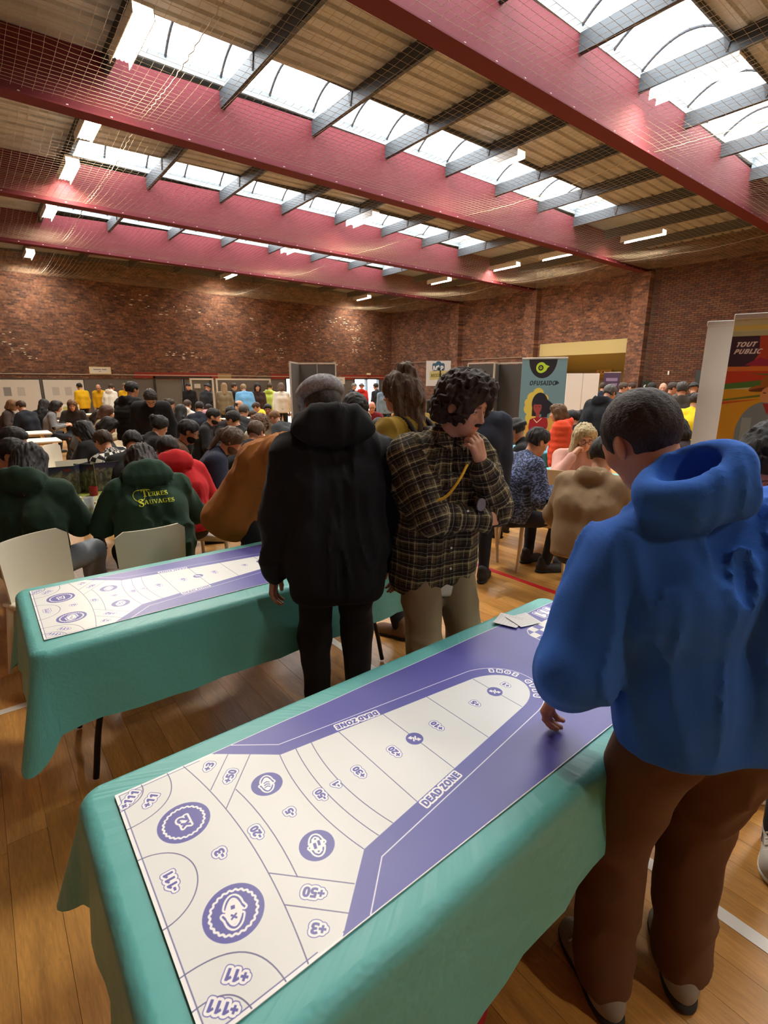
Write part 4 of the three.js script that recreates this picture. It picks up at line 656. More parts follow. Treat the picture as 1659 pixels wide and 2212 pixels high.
const cl1 = single('tablecloth', drape(0.05, 1.97, 0.505, 1.28, 0.741, (s) => s.ny < -0.5 ? Math.min(0.41, Math.max(0.26, 0.37 - (s.x - 0.58) * 0.25)) : 0.28, 0.07, 1, { flare: 0.02, cornerOut: 0.1 }), tealM, 'nearest teal cloth with rounded hanging corners, in front', 'tablecloth', [0, 0, 0], 0, 'teal tablecloths');
const cl2 = single('tablecloth', drape(0.02, 1.95, 2.085, 2.895, 0.741, (s) => 0.33, 0.1, 4, { flare: 0.03, cornerOut: 0.09 }), tealM, 'farther teal cloth, its long side hanging behind the flat-capped man', 'tablecloth', [0, 0, 0], 0, 'teal tablecloths');
function playMat(label, a, b, turn) {
  const g = new THREE.BoxGeometry(MATL, 0.0022, MATW, 48, 1, 16), p = g.attributes.position;
  for (let i = 0; i < p.count; i++) { const x = p.getX(i), z = p.getZ(i); p.setY(i, p.getY(i) + 0.0016 * noise(x * 6 + a, z * 6 + b, 3) + (x < -0.88 ? (-0.88 - x) * 0.03 : 0)); }
  const uv = g.attributes.uv; for (let i = 0; i < p.count; i++) uv.setXY(i, p.getX(i) / MATL + 0.5, 0.5 - p.getZ(i) / MATW);
  g.computeVertexNormals();
  return single('game_mat', g, std('#ffffff', 0.38, { map: matTex, bumpMap: dataTex(128, 128, (x, y) => { const v = 200 * wrapNoise(x, y, 128, 128, 5, 9); return [v, v, v]; }, false, [3, 1]), bumpScale: 0.004 }), label, 'game mat', [a, 0.7435, b], turn, 'printed game mats');
}
playMat('white and violet sliding-game mat marked DEAD ZONE on the nearest table', 0.125 + MATL / 2, 0.593 + 0.295, 0.0);
playMat('white and violet sliding-game mat on the farther table, partly behind the flat-capped man', 0.08 + MATL / 2, 2.2 + 0.303, 0.0);
{ // score sheets on the near mat
  const ink = canvasTex(256, 256, (c) => { c.fillStyle = '#f1efe8'; c.fillRect(0, 0, 256, 256); c.strokeStyle = '#b9b8c4'; c.lineWidth = 2; for (let i = 1; i < 7; i++) { c.beginPath(); c.moveTo(18, i * 36); c.lineTo(238, i * 36); c.stroke(); } c.fillStyle = '#85849a'; for (let i = 0; i < 7; i++) c.fillRect(24 + i * 32, 14, 6, 10); });
  const pm = std('#ffffff', 0.8, { map: ink, side: THREE.DoubleSide });
  [[1.605, 1.19, 0.0005, 0.35], [1.66, 1.155, 0.002, -0.25]].forEach(([a, b, dy, t], i) => {
    const g = new THREE.PlaneGeometry(0.105, 0.1, 8, 8).rotateX(-Math.PI / 2), p = g.attributes.position; for (let k = 0; k < p.count; k++) p.setY(k, 0.004 * (p.getX(k) / 0.05) ** 2 * (i ? 0.4 : 1)); g.computeVertexNormals();
    single('score_sheet', g, pm, i ? 'white score sheet lying on top, right of the other by the 111 emblem' : 'white score sheet sticking out over the teal edge of the near table', 'paper', [a, 0.7475 + dy, b], t, 'score sheets on the near mat');
  });
}

// ------------------------------------------------------------------ people around the two tables
const plaidTex = canvasTex(512, 512, (c) => {
  c.fillStyle = '#33291b'; c.fillRect(0, 0, 512, 512);
  for (const [dir, o] of [[0, 0], [1, 0]]) for (let i = 0; i < 4; i++) {
    const s = i * 128, band = (p, w, col) => { c.fillStyle = col; dir ? c.fillRect(0, p, 512, w) : c.fillRect(p, 0, w, 512); };
    band(s + 8, 46, 'rgba(22,17,14,0.55)'); band(s + 66, 12, 'rgba(196,184,138,0.62)'); band(s + 84, 7, 'rgba(160,146,100,0.5)'); band(s + 30, 5, 'rgba(198,188,150,0.55)'); band(s + 112, 6, 'rgba(120,104,60,0.5)');
  }
}, [1 / 0.25, 1 / 0.25]);
const tweedTex = dataTex(128, 128, (x, y) => { const z = ((x + ((y >> 4) % 2 ? y : -y)) & 7) < 4 ? 20 : 0, v = 138 + z + 60 * (wrapNoise(x, y, 128, 128, 64, 3) - 0.5) + 50 * (wrapNoise(x, y, 128, 128, 12, 4) - 0.5); return [v, v, v * 1.02]; }, true, [10, 10]);
// man in the blue hoodie, bending over the near table
const blue = person({ label: 'man in a bright blue hoodie and baggy brown trousers bending over the near table', at: [1.27, 0.38], hipX: -0.03, seed: 32.25, face: [0.66, 0.75], lod: 0, cell: 0.009, h: 1.75, lean: 0.18, side: -0.2, twist: 0.0, head: [0.3, 0.35, -0.1], skin: '#bd8464', hair: 'buzz', hairColor: '#3a2b20', top: '#2963bd', bulk: 0.03, depth: 0.112, slope: 0.105, armK: 0.016, shoulders: 0.168, fold: 0.018, hem: 0.065, puffCuff: true,
  extraTop: (J, turn) => { const N = (x, y, z) => add3(J.neck, turn(J.q2, [x, y, z])), out = [], ring = (c, u, v, n, r0, r1) => { for (let i = 0; i < n; i++) { const p = (k) => { const t = k / n * 2 * Math.PI; return N(c[0] + u[0] * Math.cos(t) + v[0] * Math.sin(t), c[1] + u[1] * Math.cos(t) + v[1] * Math.sin(t), c[2] + u[2] * Math.cos(t) + v[2] * Math.sin(t)); }, w = (1 + Math.cos((i + 0.5) / n * 2 * Math.PI + 2.4)) / 2, r = r0 + (r1 - r0) * w; out.push(cap(p(i), p(i + 1), r, r)); } }; ring([0.02, 0.055, -0.085], [0.092, -0.02, 0.01], [0.0, 0.034, 0.048], 14, 0.02, 0.031); out.push(cap(N(0.09, 0.0, -0.08), N(-0.05, 0.015, -0.1), 0.04, 0.044), cap(N(0.05, -0.02, -0.115), N(-0.045, -0.01, -0.12), 0.04, 0.042)); return out; }, carveTop: (J, turn) => { const e = ell(add3(J.neck, turn(J.q2, [0.02, 0.075, -0.085])), [0.07, 0.045, 0.04], J.q2.clone().multiply(new THREE.Quaternion().setFromEuler(new THREE.Euler(0.7, 0, 0.12)))); return (x, y, z) => primD(e, x, y, z); },
  armL: { to: [0.27, 0.89, 0.14], hint: [0.5, -0.3, -0.85], hand: 'bent', point: [0.35, -0.9, 0.2], palm: [-0.7, -0.2, -0.5], cuff: 0.95 }, armR: { to: [-0.2, 0.92, 0.32], hint: [-0.8, -0.5, -0.4], hand: 'relaxed' }, bottom: '#5b3a1d', wide: 0.03, legFold: 0.011, shoes: '#8a8478', soles: '#26221e', legL: { foot: [0.14, 0.085, -0.02] }, legR: { foot: [-0.1, 0.085, 0.03] } });
mesh('ring', new THREE.TorusGeometry(0.0095, 0.0016, 8, 20).rotateX(Math.PI / 2).translate(...add3(blue.arms.L.wr, [0.0, -0.075, 0.05])), std('#d8d8d4', 0.25, { metalness: 1 }), blue.g);
// man with the flat cap, seen from behind between the tables
const tweed = std('#ffffff', 0.95, { map: tweedTex });
person({ label: 'man in a black hoodie and grey tweed flat cap, seen from behind between the tables', at: [1.2, 1.86], face: [0.45, 0.9], lod: 0, h: 1.76, lean: 0.16, head: [0.15, 0.32, -0.06], skin: '#a8785e', hair: ['buzz', 'cap'], hairColor: ['#5a5048'], capMat: tweed, top: '#0b0b0e', hood: 1.15, hoodW: 1.15, hoodH: 1.0, hoodY: 0.045, bulk: 0.03, shoulders: 0.185, fold: 0.02, hem: -0.07, belly: 0.02, armL: { to: [0.285, 0.83, 0.02], hint: [0.5, -0.1, -1], hand: 'relaxed' }, armR: { to: [-0.285, 0.85, 0.05], hint: [-0.5, -0.1, -1], hand: 'relaxed' }, bottom: '#0d0f18', wide: 0.012, legFold: 0.01, shoes: '#191715' });
// man in the checked shirt, thinking
const plaid = person({ label: 'man with curly hair and moustache in an open checked shirt, hand on his chin', at: [1.63, 1.65], seed: 9.92, face: [-0.22, -0.95], lod: 0, cell: 0.009, h: 1.76, lean: 0.12, twist: 0.06, head: [0.34, 0.2, -0.05], skin: '#c99678', hair: 'curly', hairColor: '#3b2a1d', topName: 'checked_shirt', topMat: std('#ffffff', 0.95, { map: plaidTex, bumpMap: fabricBump, bumpScale: 0.001 }), bulk: 0.02, fold: 0.018, hem: -0.07, flare: 0.008,
  armL: { rel: 'neck', to: [0.085, -0.085, 0.165], hint: [0.35, -1, 0.15], hand: 'grip', point: [-0.35, 0.8, 0.1], palm: [-0.25, 0.1, -1], cuff: 0.86 }, armR: { to: [0.12, 1.12, 0.22], hint: [-0.8, -0.7, 0.25], hand: 'relaxed', point: [0.9, 0.05, -0.2], palm: [0, 0, -1] }, bottom: '#8d7a5c', wide: 0.022, legFold: 0.012, shoes: '#5f4227', legL: { foot: [0.11, 0.085, 0.02] }, legR: { foot: [-0.11, 0.085, 0] } });
{
  const M = plaid.headM, bg = surfaceNets((x, y, z) => { const ax = Math.abs(x), d = Math.hypot(ax * 0.55, (y + 0.0495 + ax * 0.35) * 1.25, (z - 0.096 + ax * 0.55)) - 0.0125; return d + 0.0022 * (noise(x * 220, y * 120, z * 220) - 0.5); }, [-0.045, -0.09, 0.05], [0.045, -0.02, 0.13], 0.0028);
  mesh('moustache', bg.applyMatrix4(M), std('#17100c', 0.85), plaid.g);
  const T = (p) => V(...p), N = plaid.J.neck;
  mesh('under_shirt', surfaceNets((x, y, z) => { const q = sub3([x, y, z], plaid.J.hip), d = (Math.hypot(q[0] / 0.2, q[2] / 0.122) - 1) * 0.122; return Math.max(d, q[1] + 0.1, -0.205 - q[1] - 0.02 * q[0] / 0.2); }, add3(plaid.J.hip, [-0.25, -0.3, -0.2]), add3(plaid.J.hip, [0.25, 0, 0.2]), 0.012), clothMat('#d9d4c6', 0.95), plaid.g);
  const stick = (r, p, d, back = 0) => { d = unit3(d); p = sub3(p, mul3(d, 0.4)); for (let k = 0; k < 80; k++) { const e = r.topF(...p); if (e < 0.001) break; p = add3(p, mul3(d, Math.max(0.001, e * 0.7))); } return sub3(p, mul3(d, back)); };
  [0, 1, 2, 3].forEach((i) => mesh('shirt_button' + (i ? '_00' + i : ''), new THREE.CylinderGeometry(0.0055, 0.0055, 0.004, 10).rotateX(Math.PI / 2).translate(...stick(plaid, add3(plaid.J.hip, [0.01, -0.06 + i * 0.1, 0]), [0, 0, -1], 0.001)), std('#e6e0d0', 0.4), plaid.g));
  mesh('collar', join([-1, 1].map((s) => { const sh = new THREE.Shape(); sh.moveTo(0, 0); sh.lineTo(s * 0.07, 0.03); sh.lineTo(s * 0.085, -0.02); sh.lineTo(s * 0.03, -0.06); return new THREE.ExtrudeGeometry(sh, { depth: 0.004, bevelEnabled: true, bevelSize: 0.002, bevelThickness: 0.002 }).rotateX(-0.5).translate(N[0], N[1] + 0.012, N[2] + 0.075); })), plaid.g.children.find((m) => m.name === 'checked_shirt').material, plaid.g);
}
// lanyard and badge of the checked-shirt man
{
  const n = plaid.J.neck, pin = (p) => V(...add3(n, p)), g = plaid.g, yl = std('#d6a615', 0.6);
  mesh('lanyard', tube([pin([0.0, -0.085, 0.185]), pin([-0.045, -0.14, 0.2]), pin([-0.1, -0.21, 0.19]), pin([-0.15, -0.235, 0.16])], 0.006, 20, 6), yl, g);
  mesh('badge', new THREE.CylinderGeometry(0.028, 0.028, 0.006, 24).rotateX(Math.PI / 2).rotateY(0.25).translate(...add3(n, [0.065, -0.26, 0.205])), std('#5d6270', 0.35), g);
}
// dark-haired man at the right edge
const rightMan = person({ label: 'dark-haired man in black leaning in at the right edge behind the blue hoodie', at: [2.3, 0.33], face: [-0.75, 0.45], lod: 0, cell: 0.016, h: 1.76, lean: 0.66, head: [0.35, 0.2, 0], skin: '#b87a5c', hair: 'short', hairColor: '#14100e', beard: '#1c1512', top: '#08080a', hood: 1.0, bulk: 0.03, fold: 0.012, armL: { to: [0.2, 1.0, 0.3] }, armR: { to: [-0.22, 0.95, 0.2] }, bottom: '#17171c', wide: 0.01, shoes: '#b9b0a2', soles: '#d8d2c6', legL: { foot: [0.13, 0.085, 0.14], toe: 0.75 }, legR: { foot: [-0.1, 0.085, 0.0], toe: -0.2 } });
function lace(p, i, mark) {          // laces, toe cap seam and side mark of a trainer
  const s = p.g.children.filter((m) => m.name.startsWith('shoe'))[i];
  for (let k = 0; k < 5; k++) mesh('lace' + (k ? '_00' + k : ''), tube([V(-0.036, 0.056 + k * 0.008, 0.105 - k * 0.022), V(0, 0.082 + k * 0.0085, 0.1 - k * 0.02), V(0.036, 0.056 + k * 0.008, 0.105 - k * 0.022)], 0.0035, 8, 5), std('#d5cdbf', 0.8), s);
  if (mark) { const sh = new THREE.Shape(); sh.moveTo(-0.035, 0.012); sh.quadraticCurveTo(-0.03, -0.012, 0.0, -0.004); sh.lineTo(0.045, 0.02); sh.lineTo(0.0, 0.006); sh.quadraticCurveTo(-0.02, 0.0, -0.035, 0.012); for (const t of [-1, 1]) mesh(t < 0 ? 'side_mark' : 'side_mark_001', new THREE.ExtrudeGeometry(sh, { depth: 0.003, bevelEnabled: false }).rotateY(t * Math.PI / 2).translate(t * 0.0425, 0.045, 0.03), std('#2b2430', 0.6), s); }
}
lace(rightMan, 0, true); lace(blue, 0, false); lace(blue, 1, false);
// player in the mustard coat bending over the far table from behind it
person({ label: 'person in a mustard brown coat bent over the farther game mat, head hidden', at: [1.4, 3.2], face: [0.7, -0.5], lod: 1, cell: 0.014, h: 1.75, lean: 0.8, head: [0, 0.2, 0], skin: '#b98566', hair: 'short', hairColor: '#2a1e16', topName: 'coat', top: '#93591b', bulk: 0.04, fold: 0.02, hem: -0.1, flare: 0.02, armL: { to: [0.2, 0.8, 0.72], hint: [0.8, -0.3, -0.2] }, armR: { to: [-0.15, 0.8, 0.7], hint: [-0.8, -0.3, -0.2] }, bottom: '#15161a' });
person({ label: 'person in a navy jacket stooping behind the flat-capped man', at: [2.3, 3.7], face: [0.2, -1], lod: 1, h: 1.78, lean: 0.55, head: [0, 0.3, 0], skin: '#b98566', hair: 'short', hairColor: '#1a1512', topName: 'jacket', top: '#1d2742', hood: 1.0, bulk: 0.035, fold: 0.014, bottom: '#181a20' });
// woman with the mustard blouse and backpack
{
  const w = person({ label: 'woman in a mustard blouse with a dark backpack and loose pinned-up hair', at: [2.17, 2.47], face: [-0.15, 1], lod: 0, cell: 0.014, female: true, h: 1.78, lean: 0.05, head: [0.25, 0.05, 0.05], skin: '#b98668', hair: 'halfup', hairColor: '#6a4f38', topName: 'blouse', top: '#8a6f17', bulk: 0.022, fold: 0.013, hem: -0.05, armL: { to: [0.22, 1.08, 0.12] }, armR: { to: [-0.18, 1.05, 0.24], hand: 'relaxed' }, bottom: '#13141a', shoes: '#6b4a2c' });
  const c = w.J.chest;
  mesh('backpack', shapeOf([ell(add3(c, [0, -0.02, -0.2]), [0.15, 0.2, 0.08]), ell(add3(c, [0, -0.15, -0.22]), [0.15, 0.13, 0.1]), cap(add3(c, [-0.03, 0.19, -0.16]), add3(c, [0.03, 0.19, -0.16]), 0.02, 0.02)], 0.05, 0.014), clothMat('#2c1a12', 0.85), w.g);
  [-1, 1].forEach((s) => mesh(s < 0 ? 'shoulder_strap' : 'shoulder_strap_001', tube([V(...add3(c, [s * 0.1, 0.12, -0.17])), V(...add3(c, [s * 0.1, 0.235, -0.07])), V(...add3(c, [s * 0.105, 0.24, 0.03])), V(...add3(c, [s * 0.11, 0.1, 0.15])), V(...add3(c, [s * 0.13, -0.1, 0.1]))], 0.016, 20, 6), clothMat('#241610', 0.85), w.g));
  mesh('badge_card', rbox(0.07, 0.1, 0.003, 0.001, w.J.hip[0] - 0.2, w.J.hip[1] - 0.02, w.J.hip[2] - 0.17), std('#cfcabc', 0.5), w.g);
}

// ------------------------------------------------------------------ chairs, playing tables and what stands on them
const plasticM = std('#e4dbc6', 0.42), woodShellM = std('#c8a978', 0.5), legWood = std('#d8c39c', 0.5);
function bentPanel(w0, w1, h, t, bend, r = 0.05) {        // rounded back panel standing on y = 0, hollow side to +z
  const s = new THREE.Shape(); s.moveTo(-w0 / 2, 0); s.lineTo(w0 / 2, 0); s.lineTo(w1 / 2, h - r); s.quadraticCurveTo(w1 / 2, h, w1 / 2 - r, h); s.lineTo(-w1 / 2 + r, h); s.quadraticCurveTo(-w1 / 2, h, -w1 / 2, h - r); s.closePath();
  const cols = 14, rows = 10, pos = [], idx = [], grid = (side) => { for (let j = 0; j <= rows; j++) for (let i = 0; i <= cols; i++) { const v = j / rows, hw = (w0 + (w1 - w0) * v) / 2, u = (i / cols * 2 - 1); const inset = v > 1 - r / h ? (1 - Math.sqrt(Math.max(0, 1 - ((v - 1 + r / h) / (r / h)) ** 2))) * r : 0; const x = u * (hw - inset); pos.push(x, v * h, (x / hw) ** 2 * bend - v * 0.1 * h * 0.6 + side * t / 2); } };
  grid(1); grid(-1); const n = (cols + 1) * (rows + 1), id = (j, i, s) => s * n + j * (cols + 1) + i;
  for (let j = 0; j < rows; j++) for (let i = 0; i < cols; i++) { idx.push(id(j, i, 0), id(j, i + 1, 0), id(j + 1, i + 1, 0), id(j, i, 0), id(j + 1, i + 1, 0), id(j + 1, i, 0), id(j, i, 1), id(j + 1, i + 1, 1), id(j, i + 1, 1), id(j, i, 1), id(j + 1, i, 1), id(j + 1, i + 1, 1)); }
  const rim = (p, q) => idx.push(id(...p, 0), id(...p, 1), id(...q, 1), id(...p, 0), id(...q, 1), id(...q, 0));
  for (let i = 0; i < cols; i++) { rim([rows, i + 1], [rows, i]); rim([0, i], [0, i + 1]); } for (let j = 0; j < rows; j++) { rim([j, cols], [j + 1, cols]); rim([j + 1, 0], [j, 0]); }
  const g = new THREE.BufferGeometry(); g.setAttribute('position', new THREE.Float32BufferAttribute(pos, 3)); g.setIndex(idx); return toCreasedNormals(g, 0.7);
}
function makeChair(name, label, shell, legs, high) {
  const g = thing(name, label, 'chair'), y = 0.45;
  mesh('seat', rbox(0.43, 0.025, 0.43, 0.012, 0, y, 0, 3), shell, g);
  mesh('backrest', bentPanel(0.4, 0.43, 0.37, 0.014, 0.05).translate(0, y + 0.0, -0.2), shell, g);
  let n = 0; for (const [x, z] of [[-1, 1], [1, 1], [-1, -1], [1, -1]]) mesh(n++ ? 'leg_00' + (n - 1) : 'leg', rod(V(x * 0.19, y - 0.01, z * 0.18), V(x * 0.215, 0, z * (z < 0 ? 0.25 : 0.21)), 0.02, 0.014, 8).rotateY(0), legs, g);
  mesh('apron', box(0.36, 0.03, 0.02, 0, y - 0.03, 0.18), shell, g); mesh('apron_001', box(0.36, 0.03, 0.02, 0, y - 0.03, -0.18), shell, g);
  return g;
}
const chair0 = makeChair('plastic_chair', 'cream plastic chair in the front row under the green hoodie with lettering on its back', plasticM, plasticM);
chair0.position.set(0.765, 0, -3.53); chair0.rotation.y = Math.PI + 0.03;
function copyThing(src, a, b, turn, label, group, y = 0) { const r = src.clone(); r.name = numbered(src.name.replace(/_\d{3}$/, '')); r.position.set(a, y, -b); r.rotation.y = turn; r.userData = { ...src.userData, label }; if (group) r.userData.group = group; scene.add(r); return r; }
const G = 'cream plastic chairs'; chair0.userData.group = G;
copyThing(chair0, 0.25, 3.45, 2.62, 'cream plastic chair at the left edge under the player with the phone', G);
copyThing(chair0, 1.5, 4.32, Math.PI + 0.75, 'cream plastic chair under the player in the red hoodie', G);
copyThing(chair0, 0.98, 9.0, 2.2, 'cream plastic chair among the white tables with a white coat over its back', G);
copyThing(chair0, 1.62, 9.3, 0.6, 'cream plastic chair beside the white coat, turned to the camera', G);
copyThing(chair0, 2.2, 11.4, 3.4, 'cream plastic chair behind the man with glasses', G);
copyThing(chair0, 5.0, 9.6, 2.6, 'cream plastic chair behind the boy in the pale shirt', G);
copyThing(chair0, 3.45, 7.6, 2.9, 'cream plastic chair between the beard man and the long-haired man', G);
copyThing(chair0, 0.5, 8.3, 2.7, 'cream plastic chair tucked under the front white table', G);
copyThing(chair0, 0.1, 12.2, 2.9, 'cream plastic chair by the second white table at the left edge', G);
copyThing(chair0, 3.75, 3.3, 2.1, 'cream plastic chair under the player in the patterned blue cardigan', G);
const chairW = makeChair('shell_chair', 'pale wooden shell chair with its back to the camera, right of the checked shirt', woodShellM, legWood);
chairW.position.set(4.0, 0, -2.62); chairW.rotation.y = 2.05 + Math.PI; chairW.scale.set(0.95, 1.12, 0.95);
const whiteTop = std('#e3ded0', 0.45), legSteel = std('#c9b692', 0.5);
function makeTable(label, w, d) {
  const g = thing('white_table', label, 'table', [0, 0, 0], 0, 'white playing tables');
  mesh('table_top', rbox(w, 0.035, d, 0.014, 0, 0.725, 0), whiteTop, g);
  let n = 0; for (const sx of [-1, 1]) for (const sz of [-1, 1]) mesh(n++ ? 'leg_00' + (n - 1) : 'leg', rod(V(sx * (w / 2 - 0.16), 0.71, sz * (d / 2 - 0.08)), V(sx * (w / 2 - 0.1), 0, sz * (d / 2 - 0.05)), 0.016, 0.016, 8), legSteel, g);
  mesh('rail', join([rod(V(-w / 2 + 0.15, 0.66, 0), V(w / 2 - 0.15, 0.66, 0), 0.012), rod(V(-w / 2 + 0.14, 0.4, -d / 2 + 0.07), V(-w / 2 + 0.14, 0.4, d / 2 - 0.07), 0.01), rod(V(w / 2 - 0.14, 0.4, -d / 2 + 0.07), V(w / 2 - 0.14, 0.4, d / 2 - 0.07), 0.01)]), legSteel, g);
  return g;
}
const table0 = makeTable('white table nearest the fantasy screens, its near edge empty', 1.6, 0.75); table0.position.set(0.35, 0, -10.9); 
const TG = 'white playing tables';
[[0.4, 12.75, 0, 'second white table at the left edge, behind the empty one'], [0.35, 15.7, 0, 'third white table at the left edge, below the notice boards'], [0.2, 18.6, 0, 'white table right in front of the notice boards'], [2.15, 16.4, 0.05, 'white table with the upright game box on it'], [3.6, 19.6, 0, 'white table in front of the yellow-shirted helpers'], [2.7, 12.3, 0.4, 'white table beside the standing man with glasses'], [4.1, 8.0, 0.3, 'white table under the hands of the bearded man in black'], [5.8, 11.2, 0.1, 'white table beside the boy in the pale shirt'], [1.75, 7.25, 0.0, 'white table between the ponytail and the brown jacket'], [6.4, 14.4, 0.1, 'white table below the crowd at the goal'], [2.8, 4.7, 0.1, 'white table in front of the long-haired man']].forEach(([a, b, t, l]) => { const r = copyThing(table0, a, b, t, l, TG); if (b < 9) r.scale.set(0.5, 1, 0.85); });
// fantasy game table of the green-hoodie group
{
  const t = copyThing(table0, 0.68, 4.6, 0, 'table under the fantasy map of the green-hoodie group', TG), t2 = copyThing(table0, 0.68, 5.32, 0, 'table under the two fantasy screens', TG); t.scale.set(0.55, 1, 0.93); t2.scale.set(0.55, 1, 0.93);
  const mapT = canvasTex(512, 512, (c) => { c.fillStyle = '#8d8a5e'; c.fillRect(0, 0, 512, 512); for (let i = 0; i < 900; i++) { c.fillStyle = ['#6f7a3c', '#a39a70', '#5d6a48', '#b8b08c', '#7d7a58', '#8ea23e'][i % 6] + 'bb'; c.beginPath(); c.ellipse(rnd() * 512, rnd() * 512, rr(4, 34), rr(3, 16), rnd() * 3, 0, 7); c.fill(); } c.strokeStyle = '#d9d2a8'; c.lineWidth = 6; c.strokeRect(30, 30, 452, 452); });
  single('game_cloth', abox(0.25, 1.11, 0.7435, 0.749, 4.26, 5.66), std('#7c8a2e', 0.8), 'olive green cloth under the fantasy map', 'cloth');
  single('fantasy_map', planarUV(abox(0.3, 1.05, 0.75, 0.753, 4.38, 5.03), (x) => (x - 0.3) / 0.75, (x, y, z) => (-z - 4.38) / 0.65), std('#ffffff', 0.6, { map: mapT }), 'painted fantasy map board with hills and paths on the left table', 'game board');
  const art = (seed, hue) => canvasTex(256, 200, (c) => { const g = c.createLinearGradient(0, 0, 0, 200); g.addColorStop(0, '#1d2146'); g.addColorStop(0.45, '#5a5f66'); g.addColorStop(1, '#23281c'); c.fillStyle = g; c.fillRect(0, 0, 256, 200); for (let i = 0; i < 240; i++) { c.fillStyle = ['#3c4a2c', '#7d8672', '#9aa08c', '#2a2c38', '#5a3f34', '#6d7f4a'][(i * 7 + seed) % 6] + '77'; c.beginPath(); c.ellipse(hash(i, seed, 1) * 256, 50 + hash(i, seed, 2) * 150, 4 + hash(i, seed, 3) * 30, 3 + hash(i, seed, 4) * 12, hash(i, seed, 5) * 3, 0, 7); c.fill(); } c.fillStyle = '#7a1f24'; c.fillRect(190, 20, 40, 16); });
  [[0.46, 5.14, -0.08, 1, 'fantasy game master screen with a misty landscape, left of the two'], [0.93, 5.2, 0.12, 7, 'fantasy game master screen half hidden by the green hoodie']].forEach(([a, b, t, sd, l]) => {
    const g = thing('game_screen', l, 'screen', [a, 0.75, b], t, 'fantasy screens'), m = std('#ffffff', 0.45, { map: art(sd) }), bk = std('#8b8a36', 0.8);
    for (const [k, x, z, ry] of [[0, 0, 0, 0], [1, -0.245, -0.07, 0.75], [2, 0.245, -0.07, -0.75]]) { const p = mesh('panel' + (k ? '_00' + k : ''), new THREE.BoxGeometry(k ? 0.2 : 0.32, 0.26, 0.004), [bk, bk, bk, bk, m, bk], g); p.position.set(k ? Math.sign(x) * 0.235 : 0, 0.13, k ? z : 0); p.rotation.y = ry; }
  });
  single('card_sheet', box(0.27, 0.26, 0.003).rotateX(-0.18), std('#d8d4c6', 0.8), 'blank white card standing upright behind the fantasy screens', 'card', [0.66, 0.877, 5.56], 0.1);
  const cup = thing('plastic_cup', 'translucent cup of beer with a blue print on the map table', 'cup', [0.585, 0.752, 4.33]);
  mesh('cup_wall', new THREE.LatheGeometry([[0.028, 0], [0.029, 0.002], [0.037, 0.118], [0.0355, 0.118], [0.027, 0.004], [0, 0.004]].map(([x, y]) => new THREE.Vector2(x, y)), 24), new THREE.MeshPhysicalMaterial({ color: '#e8ecef', roughness: 0.4, transmission: 0.6, thickness: 0 }), cup);
  mesh('beer', new THREE.CylinderGeometry(0.0295, 0.0268, 0.036, 20).translate(0, 0.024, 0), std('#c8901c', 0.2), cup);
  mesh('print', new THREE.CylinderGeometry(0.0365, 0.0335, 0.04, 20, 1, true, 2.3, 1.7).translate(0, 0.085, 0), std('#4d7fb4', 0.6, { side: THREE.DoubleSide }), cup);
  const dieM = ['#7a1a20', '#20304f', '#cfc7b0', '#1c1a1c', '#5a5a30'].map((c) => std(c, 0.35));
  for (const [i, [a, b]] of [[0.66, 4.62], [0.72, 4.7], [0.8, 4.66], [0.5, 4.6], [0.38, 4.75], [0.36, 4.55], [0.86, 4.8], [0.6, 4.9]].entries()) single('die', new THREE.IcosahedronGeometry(0.012 + (i % 3) * 0.002, 0), dieM[i % 5], ['dark red die right of the cup', 'navy die behind the dark red die', 'ivory die nearest the green hoodie', 'black die in the middle of the map', 'olive die at the left of the map', 'dark red die at the far left of the map', 'navy die at the right rim of the map', 'ivory die at the back of the map'][i], 'die', [a, 0.764, b], 0, 'dice on the map');
  const gl = new THREE.MeshPhysicalMaterial({ color: '#e6ecec', roughness: 0.1, transmission: 0.9, thickness: 0 });
  [[0.5, 5.5, 'empty glass left of the blank white card'], [0.9, 5.5, 'empty glass right of the blank white card']].forEach(([a, b, l]) => single('drinking_glass', new THREE.LatheGeometry([[0.03, 0], [0.038, 0.1], [0.036, 0.1], [0.028, 0.004], [0, 0.004]].map(([x, y]) => new THREE.Vector2(x, y)), 20), gl, l, 'glass', [a, 0.75, b], 0, 'glasses behind the screens'));
  single('red_mug', new THREE.LatheGeometry([[0.03, 0], [0.034, 0.01], [0.034, 0.08], [0.03, 0.08], [0.029, 0.01], [0, 0.008]].map(([x, y]) => new THREE.Vector2(x, y)), 20), std('#8f1d20', 0.4), 'small red mug between the two fantasy screens', 'mug', [0.72, 0.752, 5.0]);
  single('rule_sheet', box(0.2, 0.002, 0.14), std('#d8c9ae', 0.8), 'pale rule sheet beside the beer cup', 'paper', [0.75, 0.756, 4.34], 0.3);
}
{ // upright game box on a white table
  const t = canvasTex(128, 128, (c) => { c.fillStyle = '#d9ddd0'; c.fillRect(0, 0, 128, 128); c.fillStyle = '#b9b46a'; for (const [x, y, r] of [[34, 30, 18], [36, 66, 20], [30, 98, 16], [64, 60, 14]]) { c.beginPath(); c.arc(x, y, r, 0, 7); c.fill(); } c.fillStyle = '#8fb3b4'; c.fillRect(88, 44, 28, 66); });
  const m = std('#ffffff', 0.5, { map: t }), w = std('#e2dfd2', 0.5);
  single('game_box', new THREE.BoxGeometry(0.42, 0.42, 0.1), [w, w, w, w, m, w], 'upright pastel game box on the white table', 'box', [2.05, 0.955, 16.1], -0.2);
}
